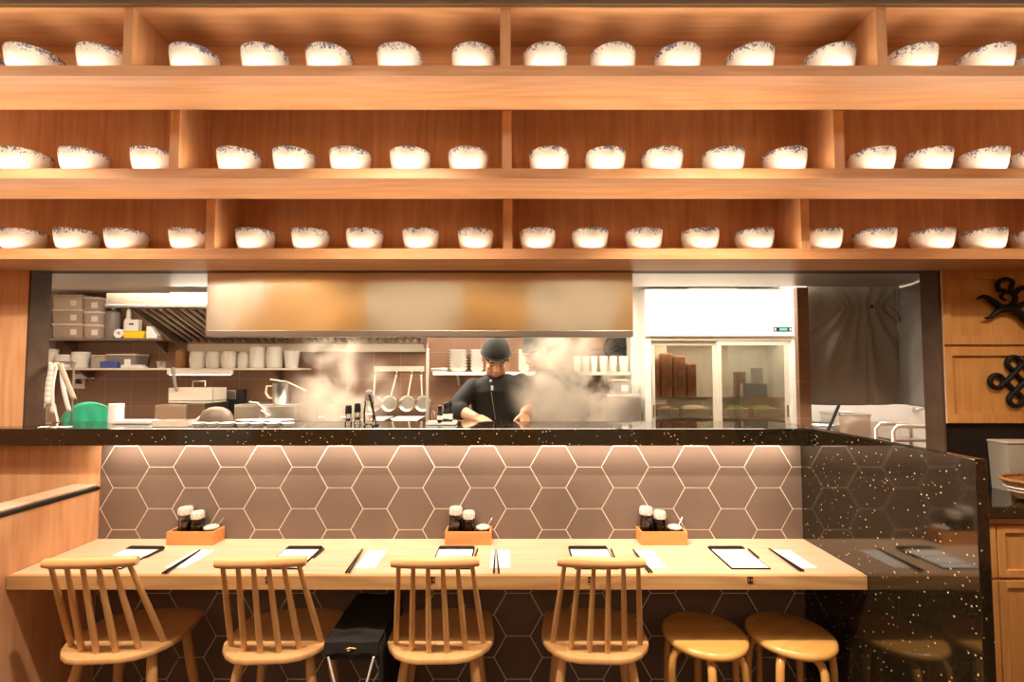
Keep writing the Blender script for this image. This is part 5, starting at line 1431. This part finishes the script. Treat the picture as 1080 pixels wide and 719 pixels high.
# stack of white plates by the pillar
pp = at(862, 444, YK + .05)
zt0 = zb_
for k in range(5):
    o = MB().lathe([(.040, 0), (.048, .003), (.075, .016), (.078, .018), (.072, .018), (.046, .006), (.001, .005)], seg=32).build('dinner_plate', 'white_ceramic', smooth=45, loc=(max(xs0 + .082, at(858, 440, YK + .12).x), YK + .12, zb_ + .0006 + k*.030))
    tag(o, 'white plate in the stack by the brown pillar, ' + ['lowest', 'second from the bottom', 'middle one', 'second from the top', 'topmost'][k], 'plate', 'stacked plates in the scullery')
# pole leaning
a0, a1 = at(866, 438, YK + .03), at(893, 408, YK + .0)
ml = thing('black_pole', 'black pole slanting behind the curtain hem', 'pole', (a0.x, YK + .03, zb_))
v = a1 - Vector(ml.location)
MB().tube([(.0, 0, .012), v, v * 1.6], .010, 10).build('shaft', 'black_plastic', ml, smooth=60)
MB().lathe([(.014, 0), (.014, .02)], 0, 0, 0.0006, seg=14).build('tip', 'grey_plastic', ml)
# wall tap on scullery wall
p = at(968, 432, YB - .27)
tp_ = thing('wall_tap', 'steel wall tap above the scullery sink', 'tap', (p.x, YB - .2505, p.z))
MB().lathe([(.028, 0), (.028, .01), (.012, .014), (.012, .05)], axis='y', seg=18).build('valve', 'steel', tp_, smooth=40)
MB().tube([(0, -.045, 0), (-.02, -.12, .03), (-.05, -.17, .02), (-.06, -.18, -.02)], .009, 10).build('spout', 'steel', tp_, smooth=60)

# ------------------------------------------------------------------ people
def capsule(mb, pts, rads, sub=8):
    """tapered rounded limb through pts"""
    pts = [Vector(p) for p in pts]
    for (p, r) in zip(pts, rads): mb.ell(p, (r, r, r), 14, 9)
    for p, q, r0, r1 in zip(pts, pts[1:], rads, rads[1:]): mb.tube([p, q], [r0, r1], 16)
def loft(mb, secs, seg=24):
    """stack of oval sections (centre, half-width x, half-depth y)"""
    bm = mb.bm; R = []
    for c, rx, ry in secs:
        c = Vector(c)
        R.append([bm.verts.new(c + Vector((rx*math.copysign(abs(math.cos(a))**.85, math.cos(a)), ry*math.copysign(abs(math.sin(a))**.85, math.sin(a)), 0))) for a in [2*PI*k/seg for k in range(seg)]])
    for a, b in zip(R, R[1:]):
        for k in range(seg): mb._f([a[k], a[(k+1) % seg], b[(k+1) % seg], b[k]])
    mb._f(list(reversed(R[0]))); mb._f(R[-1])
def melt(mb, name, mat, parent, voxel=.006, it=6, fac=.5):
    o = mb.build(name + '_raw', mat)
    rm = o.modifiers.new('r', 'REMESH'); rm.mode = 'VOXEL'; rm.voxel_size = voxel
    sm = o.modifiers.new('s', 'SMOOTH'); sm.iterations = it; sm.factor = fac
    dg = bpy.context.evaluated_depsgraph_get()
    me = bpy.data.meshes.new_from_object(o.evaluated_get(dg)); me.name = name
    bpy.data.objects.remove(o)
    for p in me.polygons: p.use_smooth = True
    n = bpy.data.objects.new(name, me); COL.objects.link(n); n.parent = parent
    return n

def head_parts(HC, HR, parent_body_mb):
    """adds the head to the body mesh; HC centre, HR rotation matrix (face looks to local -y)"""
    def T(v): return HC + HR @ Vector(v)
    tmp = MB()
    tmp.ell((0, .012, .030), (.074, .092, .088), 24, 16)     # cranium
    tmp.ell((0, -.012, -.030), (.062, .072, .078), 22, 14)   # face
    tmp.ell((0, -.030, -.082), (.040, .042, .032), 18, 10)   # chin
    tmp.ell((-.034, -.026, -.058), (.030, .045, .040), 14, 9); tmp.ell((.034, -.026, -.058), (.030, .045, .040), 14, 9)  # jaw
    tmp.ell((-.036, -.062, -.020), (.022, .020, .016), 12, 8); tmp.ell((.036, -.062, -.020), (.022, .020, .016), 12, 8)  # cheeks
    tmp.ell((0, -.076, .026), (.048, .018, .014), 14, 8)     # brow
    tmp.tube([(0, -.078, .018), (0, -.090, -.010), (0, -.102, -.030)], [.009, .011, .014], 12)  # nose
    tmp.ell((-.012, -.090, -.032), (.009, .011, .009), 10, 7); tmp.ell((.012, -.090, -.032), (.009, .011, .009), 10, 7)
    tmp.ell((0, -.080, -.060), (.022, .014, .010), 12, 8)    # mouth mound
    for s in (-1, 1):
        tmp.ell((s*.078, .012, -.004), (.010, .020, .032), 12, 9)   # ears
    M = Matrix.Translation(HC) @ HR.to_4x4()
    bmesh.ops.transform(tmp.bm, matrix=M, verts=tmp.bm.verts)
    me = bpy.data.meshes.new('tmp'); tmp.bm.to_mesh(me); tmp.bm.free()
    parent_body_mb.bm.from_mesh(me); bpy.data.meshes.remove(me)
    return T

def hand(mb, wrist, fwd, palm_n, side, curl=.7, size=1.0):
    """palm + five fingers. fwd: direction of the fingers, palm_n: direction the palm faces, side: +1 thumb on fwd x palm_n side"""
    f = Vector(fwd).normalized(); n = Vector(palm_n); n = (n - f * n.dot(f)).normalized(); s = f.cross(n) * side
    w = Vector(wrist)
    k = size
    for a in (-.026, -.009, .009, .026):
        capsule(mb, [w + f*.012*k + s*a*.7*k, w + f*.080*k + s*a*k], [.014*k, .0125*k])
    lens = [.062, .076, .080, .070]
    for i, (a, ln) in enumerate(zip((-.030, -.010, .010, .030), lens)):
        base = w + f*.084*k + s*a*k
        c1, c2, c3 = curl*.5, curl*1.2, curl*1.8
        d1 = (f*math.cos(c1) + n*math.sin(c1)); d2 = (f*math.cos(c2) + n*math.sin(c2)); d3 = (f*math.cos(c3) + n*math.sin(c3))
        p1 = base + d1*ln*.45*k; p2 = p1 + d2*ln*.32*k; p3 = p2 + d3*ln*.26*k
        capsule(mb, [base, p1, p2, p3], [.0100*k, .0092*k, .0085*k, .0075*k])
    tb = w + f*.030*k + s*.032*k
    capsule(mb, [tb, tb + (f*.6 + s*.6 + n*.35).normalized()*.040*k, tb + (f*.6 + s*.6 + n*.35).normalized()*.040*k + (f*.85 + s*.15 + n*.5).normalized()*.034*k], [.013*k, .0105*k, .0085*k])

def chef(label, base, hips, chest, neck, HC, HR, Lsh, Lel, Lwr, Rsh, Rel, Rwr, lh, rh, dirx, torso_tilt=0):
    """all joints in world coordinates; dirx: unit vector of the shoulders' line"""
    t = thing('person', label, 'person', base)
    B = Vector(base)
    q = lambda p: Vector(p) - B
    mb = MB()
    ang = math.atan2(dirx[1], dirx[0])
    def sec(c, rx, ry): return (q(c), rx, ry)
    hips, chest, neck = Vector(hips), Vector(chest), Vector(neck)
    def torso(m, g):
        S_ = [(hips + Vector((0, 0, -.10)), .165 + g, .115 + g), (hips, .170 + g, .118 + g), (hips.lerp(chest, .4), .155 + g, .105 + g), (hips.lerp(chest, .75), .178 + g, .118 + g),
              (chest, .190 + g, .120 + g), (chest.lerp(neck, .5), .150 + g, .095 + g), (chest.lerp(neck, .75), .100 + g, .080 + g), (chest.lerp(neck, .95), .070 + g, .064 + g)]
        tm = MB(); loft(tm, [(Vector((0, 0, 0)) + (c - chest), rx, ry) for c, rx, ry in S_])
        bmesh.ops.transform(tm.bm, matrix=Matrix.Translation(q(chest)), verts=tm.bm.verts)
        me = bpy.data.meshes.new('t'); tm.bm.to_mesh(me); tm.bm.free(); m.bm.from_mesh(me); bpy.data.meshes.remove(me)
    torso(mb, -.012)
    capsule(mb, [q(neck) + Vector((0, 0, -.06)), q(HC) + HR @ Vector((0, .025, -.045))], [.058, .052])
    T = head_parts(q(HC), HR, mb)
    for sh_, el, wr, hd in ((Lsh, Lel, Lwr, lh), (Rsh, Rel, Rwr, rh)):
        sh_, el, wr = q(sh_), q(el), q(wr)
        capsule(mb, [sh_, sh_.lerp(el, .5), el, el.lerp(wr, .35), wr], [.050, .045, .038, .038, .025])
        hand(mb, wr, *hd)
    # legs and shoes (behind the counter)
    for s in (-1, 1):
        hp = q(hips) + Vector((s*.085*dirx[0], s*.085*dirx[1], -.08))
        kn = Vector((hp.x*1.05, hp.y - .03, .48)); an = Vector((hp.x*1.1, hp.y + .01, .085))
        capsule(mb, [hp, kn, an], [.085, .058, .040])
        capsule(mb, [an + Vector((0, .02, -.045)), an + Vector((0, -.14, -.052))], [.038, .032])
    body = melt(mb, 'body', 'skin', t, .0055, 5, .5)
    # jacket with sleeves to the elbow
    jk = MB(); torso(jk, .004)
    for sh_, el, wr in ((Lsh, Lel, Lwr), (Rsh, Rel, Rwr)):
        sh_, el, wr = q(sh_), q(el), q(wr)
        d = (wr - el).normalized()
        capsule(jk, [sh_, sh_.lerp(el, .5), el, el + d*.045], [.052, .056, .058, .055])
        jk.ell(sh_.lerp(q(chest), .35) + Vector((0, 0, .0)), (.09, .075, .06))
    nk = q(neck)
    jk.tube([nk + Vector((0, 0, -.085)), nk + Vector((0, -.008, -.012))], [.095, .066], 24)
    jacket = melt(jk, 'jacket', 'chef_fabric', t, .008, 3, .5)
    # trousers, apron
    tr_ = MB()
    for s in (-1, 1):
        hp = q(hips) + Vector((s*.085*dirx[0], s*.085*dirx[1], -.08))
        kn = Vector((hp.x*1.05, hp.y - .03, .48)); an = Vector((hp.x*1.1, hp.y + .01, .10))
        capsule(tr_, [hp, kn, an], [.105, .082, .070])
    melt(tr_, 'trousers', 'chef_fabric', t, .012, 3, .5)
    # cap : fitted cloth cap with a band and a knot ridge
    cp = MB()
    cp.ell((0, .016, .040), (.083, .100, .100), 32, 20)
    bm = cp.bm
    bmesh.ops.bisect_plane(bm, geom=list(bm.verts) + list(bm.edges) + list(bm.faces), plane_co=(0, -.05, .022), plane_no=(0, -.12, 1), clear_inner=True)
    bmesh.ops.transform(bm, matrix=Matrix.Translation(q(HC)) @ HR.to_4x4(), verts=bm.verts)
    cap = cp.build('cap', 'cap_fabric', t, smooth=50, solid=.003)
    bd = MB(); ring = []
    for i in range(41):
        a = 2*PI*i/40
        ring.append(T((.0835*math.cos(a), .014 + .1005*math.sin(a), .034 - .012*math.sin(a))))
    bd.tube(ring, .0075, 8, cap=False, flat=(.3, 1.5))
    bd.build('cap_band', 'cap_fabric', cap, smooth=60)
    # hair at the temples and nape
    hr = MB()
    hr.ell((0, .030, .006), (.0775, .086, .060), 28, 14)
    bmesh.ops.bisect_plane(hr.bm, geom=list(hr.bm.verts) + list(hr.bm.edges) + list(hr.bm.faces), plane_co=(0, -.012, 0), plane_no=(0, -1, 0), clear_outer=True)
    bmesh.ops.transform(hr.bm, matrix=Matrix.Translation(q(HC)) @ HR.to_4x4(), verts=hr.bm.verts)
    hr.build('hair', 'hair', t, smooth=60)
    # face details
    for s in (-1, 1):
        e = MB(); e.tube([T((s*.020, -.0885, .024)), T((s*.034, -.0885, .029)), T((s*.050, -.078, .024))], [.0026, .0034, .002], 8); e.build('eyebrow', 'hair', t, smooth=60)
        e = MB(); e.tube([T((s*.019, -.0815, .003)), T((s*.033, -.083, .001)), T((s*.047, -.0745, .004))], [.0018, .0030, .0018], 8); e.build('eyelash_line', 'hair', t, smooth=60)
    e = MB(); e.tube([T((-.021, -.0865, -.060)), T((0, -.0935, -.058)), T((.021, -.0865, -.060))], [.002, .0045, .002], 8); e.build('lips', 'lip', t, smooth=60)
    return t, T, q, jacket

Rx = lambda a: Matrix.Rotation(a, 3, 'X'); Rz = lambda a: Matrix.Rotation(a, 3, 'Z'); Ry = lambda a: Matrix.Rotation(a, 3, 'Y')
YC1 = 4.22 * S
hc = at(523, 378, YC1 - .04)
sl_, sr_ = at(499, 407, YC1 + .01), at(550, 402, YC1 + .01)
el_, er_ = at(480, 431, YC1 - .07), at(563, 430, YC1 - .03)
wl_, wr_ = at(501, 439.5, YC1 - .17), at(553, 434, YC1 - .19)
nk = at(525, 393, YC1 + .035)
ch = at(527, 412, YC1 + .045)
hp = Vector((ch.x + .02, YC1 + .10, 1.02))
t1, T1, q1, jac = chef('chef in black cap and black jacket looking down at the counter while working', (ch.x, YC1 + .08, 0), hp, ch, nk, hc, Rz(.10) @ Rx(.62),
     sl_, el_, wl_, sr_, er_, wr_, ((.9, -.25, -.35), (.2, .3, -1), 1, .75, .95), ((.05, -.45, -.9), (-.5, .6, -.3), -1, .6, .95), (1, 0))
# buttons, badge and cord on the jacket
for k, (px, py) in enumerate(((517.5, 401.5), (519, 409))):
    p = at(px, py, YC1 - .10) - Vector(t1.location)
    b = MB()
    if k == 0: b.ell(p, (.007, .004, .007), 12, 8)
    else: b.box(p.x - .007, p.x + .007, p.y - .003, p.y + .003, p.z - .014, p.z + .014, .002)
    b.build(('button', 'name_badge')[k], 'white_enamel', jac, smooth=50)
b = MB(); pts = [at(px, py, YC1 - d) - Vector(t1.location) for px, py, d in ((518, 413, .102), (520, 426, .098), (522.5, 442, .094))]
b.tube(pts, .0016, 6).build('pen_cord', 'steel', jac, smooth=60)

YC2 = 4.63 * S
hc2 = at(566, 372, YC2 - .02)
t2, T2, q2, j2 = chef('second chef in dark clothes turned sideways and half hidden by steam', (at(590, 420, YC2).x, YC2 + .02, 0), Vector((at(604, 440, YC2).x, YC2 + .04, 1.0)), at(590, 408, YC2 + .02), at(578, 388, YC2 + .01), hc2, Rz(-1.05) @ Rx(.45),
     at(580, 402, YC2 - .05), at(572, 428, YC2 - .08), at(566, 444, YC2 - .10), at(604, 398, YC2 + .06), at(600, 432, YC2 + .04), at(580, 446, YC2 - .02),
     ((-.6, -.2, -.7), (.6, .1, -.6), 1, .6, .95), ((-.9, -.2, -.4), (.1, .2, -1), -1, .6, .95), (.75, .66))

# board and bowl the first chef works on
wb = thing('cutting_board', 'pale cutting board on the cooking counter under the chef hands', 'board', (at(520, 446, YQ0 + .07).x, (YQ0 + YQ1)/2, 1.1906))
MB().box(-.16, .16, -.06, .06, 0, .022, .004).build('board', 'white_enamel', wb)
MB().lathe([(.003, -.003), (.010, -.003), (.010, .0), (.003, 0)], .145, 0, .025, seg=14).build('hang_hole_ring', 'grey_plastic', wb)

# ------------------------------------------------------------------ steam
def steam(name, px, py, Y, rx, ry, rz, mat, label):
    c = at(px, py, Y)
    o = MB().ell((0, 0, 0), (rx, ry, rz), 24, 16).build(name, mat, loc=c)
    o['kind'] = 'stuff'; tag(o, label, 'steam')
steam('steam', 606, 410, 3.98*S, .44, .11, .44, 'steam_thick', 'thick white steam cloud rising over the counter beside the chef')
steam('steam', 360, 412, 4.20*S, .42, .16, .44, 'steam_thin', 'thin steam drifting up from the stock pots')
steam('steam', 585, 374, 4.22*S, .30, .12, .24, 'steam_thin', 'thin steam curling up under the hood by the second chef')

# ------------------------------------------------------------------ light
def area(name, loc, sx, sy, power, col, rot=(0, 0, 0), spread=PI, shape='RECTANGLE'):
    l = bpy.data.lights.new(name, 'AREA'); l.shape = shape; l.size = sx; l.size_y = sy; l.energy = power; l.color = col; l.spread = spread
    o = bpy.data.objects.new(name, l); COL.objects.link(o); o.location = loc; o.rotation_euler = rot
    return o
SOFT = (1.0, .83, .65); KIT = (1.0, .86, .68)
LED_P = [2.3, 3.1, 2.35]; LEDC = (1.0, .86, .70)
bays = [(XS0 + .04, -1.38), (-1.32, -.055), (.004, 1.272), (1.33, XS1 - .04)]
for i in range(3):
    for (a, b) in bays:
        area('shelf_led', ((a+b)/2, D[i] + .0165, ZE[i][0] - .0015), b - a, .005, LED_P[i], LEDC, (math.radians(180 + 28), 0, 0))
# strip under the ledge washing the tiles
area('ledge_led', ((XT0 + XT1)/2, YL0 + .03, ZLb - .004), XT1 - XT0 - .06, .010, 12.0, SOFT, (math.radians(-25) * -1, 0, 0))
# ceiling spots over the seats
def spot(x, y, z, tx, ty, tz, power, col, size=1.2, blend=.5, rad=.03):
    l = bpy.data.lights.new('ceiling_and_added_spot', 'SPOT'); l.energy = power; l.color = col; l.spot_size = size; l.spot_blend = blend; l.shadow_soft_size = rad
    o = bpy.data.objects.new('ceiling_and_added_spot', l); COL.objects.link(o); o.location = (x, y, z)
    o.rotation_euler = (Vector((tx, ty, tz)) - Vector((x, y, z))).to_track_quat('-Z', 'Y').to_euler()
for x in (-2.0, -.55, .85, 2.3):
    spot(x, 1.10, 3.0, x + .1, 1.75, .6, 172 if x < 2 else 60, SOFT, 1.5, .6)
spot(-.25, 1.15, 3.0, 1.45, 1.85,   .95, 230, SOFT, .95, .7)  # added spot, brings out the flecks on the granite partition
# general dining room glow, with added wall and chef fills
area('room_panel', (0, .85, 3.03), 5.0, .3, 26, SOFT)
area('added_wall_wash', (0, -2.2, 3.0), 7.0, .2, 48, SOFT, (math.radians(-15), 0, 0))  # added light, brightens the rear wall that the hood mirrors
area('added_chef_fill', (-.5, 2.58, ZS - .01), 2.0, .30, 10, KIT)  # added fill for the chef's face, not a seen hood lamp
area('room_panel', (-2.9, .9, 3.03), .5, .5, 14, SOFT)
# kitchen ceiling and hood lamps
area('kitchen_panel', (-1.6, 4.45*S + .05, KZ - .01), 2.6, .35, 60, KIT)
area('hood_lamps', (-.45, 4.3*S, KZ - .02), 2.4, .25, 36, KIT)
area('kitchen_panel', (1.35, 4.5*S, KZ - .01), 1.1, .35, 17, KIT)
area('scullery_panel', (2.5, 4.9*S, KZ - .01), .8, .5, 15, (1.0, .95, .88))
area('added_wall_wash', (-3.5, -1.7, 3.0), .4, 1.4, 16, SOFT)  # added light on the left wall and its white trim
area('fridge_and_added_lamp', ((fx0 + fx1)/2, YG + .08, zsh1 - .012), fx1 - fx0 - .2, .02, 1.6, KIT)  # added light, lifts the dark lower compartment
area('fridge_and_added_lamp', ((fx0 + fx1)/2, YG + .12, fzl - .035), fx1 - fx0 - .2, .03, 3.5, KIT)

w = bpy.data.worlds.new('World'); scene.world = w; w.use_nodes = True
w.node_tree.nodes['Background'].inputs[0].default_value = (1.0, .82, .62, 1); w.node_tree.nodes['Background'].inputs[1].default_value = .03

# ------------------------------------------------------------------ camera and view
cam = bpy.data.cameras.new('camera'); co = bpy.data.objects.new('camera', cam); COL.objects.link(co)
cam.sensor_fit = 'HORIZONTAL'; cam.sensor_width = 36; cam.lens = 36 * F / 1080
cam.shift_y = SH / 1080
cam.clip_start = .05; cam.clip_end = 50
co.location = (0, 0, CAMZ); co.rotation_euler = (math.radians(90) + TH, 0, 0)
scene.camera = co
vs = scene.view_settings
vs.view_transform = 'Standard'; vs.look = 'None'; vs.gamma = 1; vs.exposure = 0.0; vs.use_curve_mapping = False
scene.cycles.use_denoising = True
scene.cycles.max_bounces = 8; scene.cycles.transparent_max_bounces = 16
scene.cycles.volume_step_rate = 1.5; scene.cycles.volume_bounces = 2
scene.cycles.sample_clamp_indirect = 6
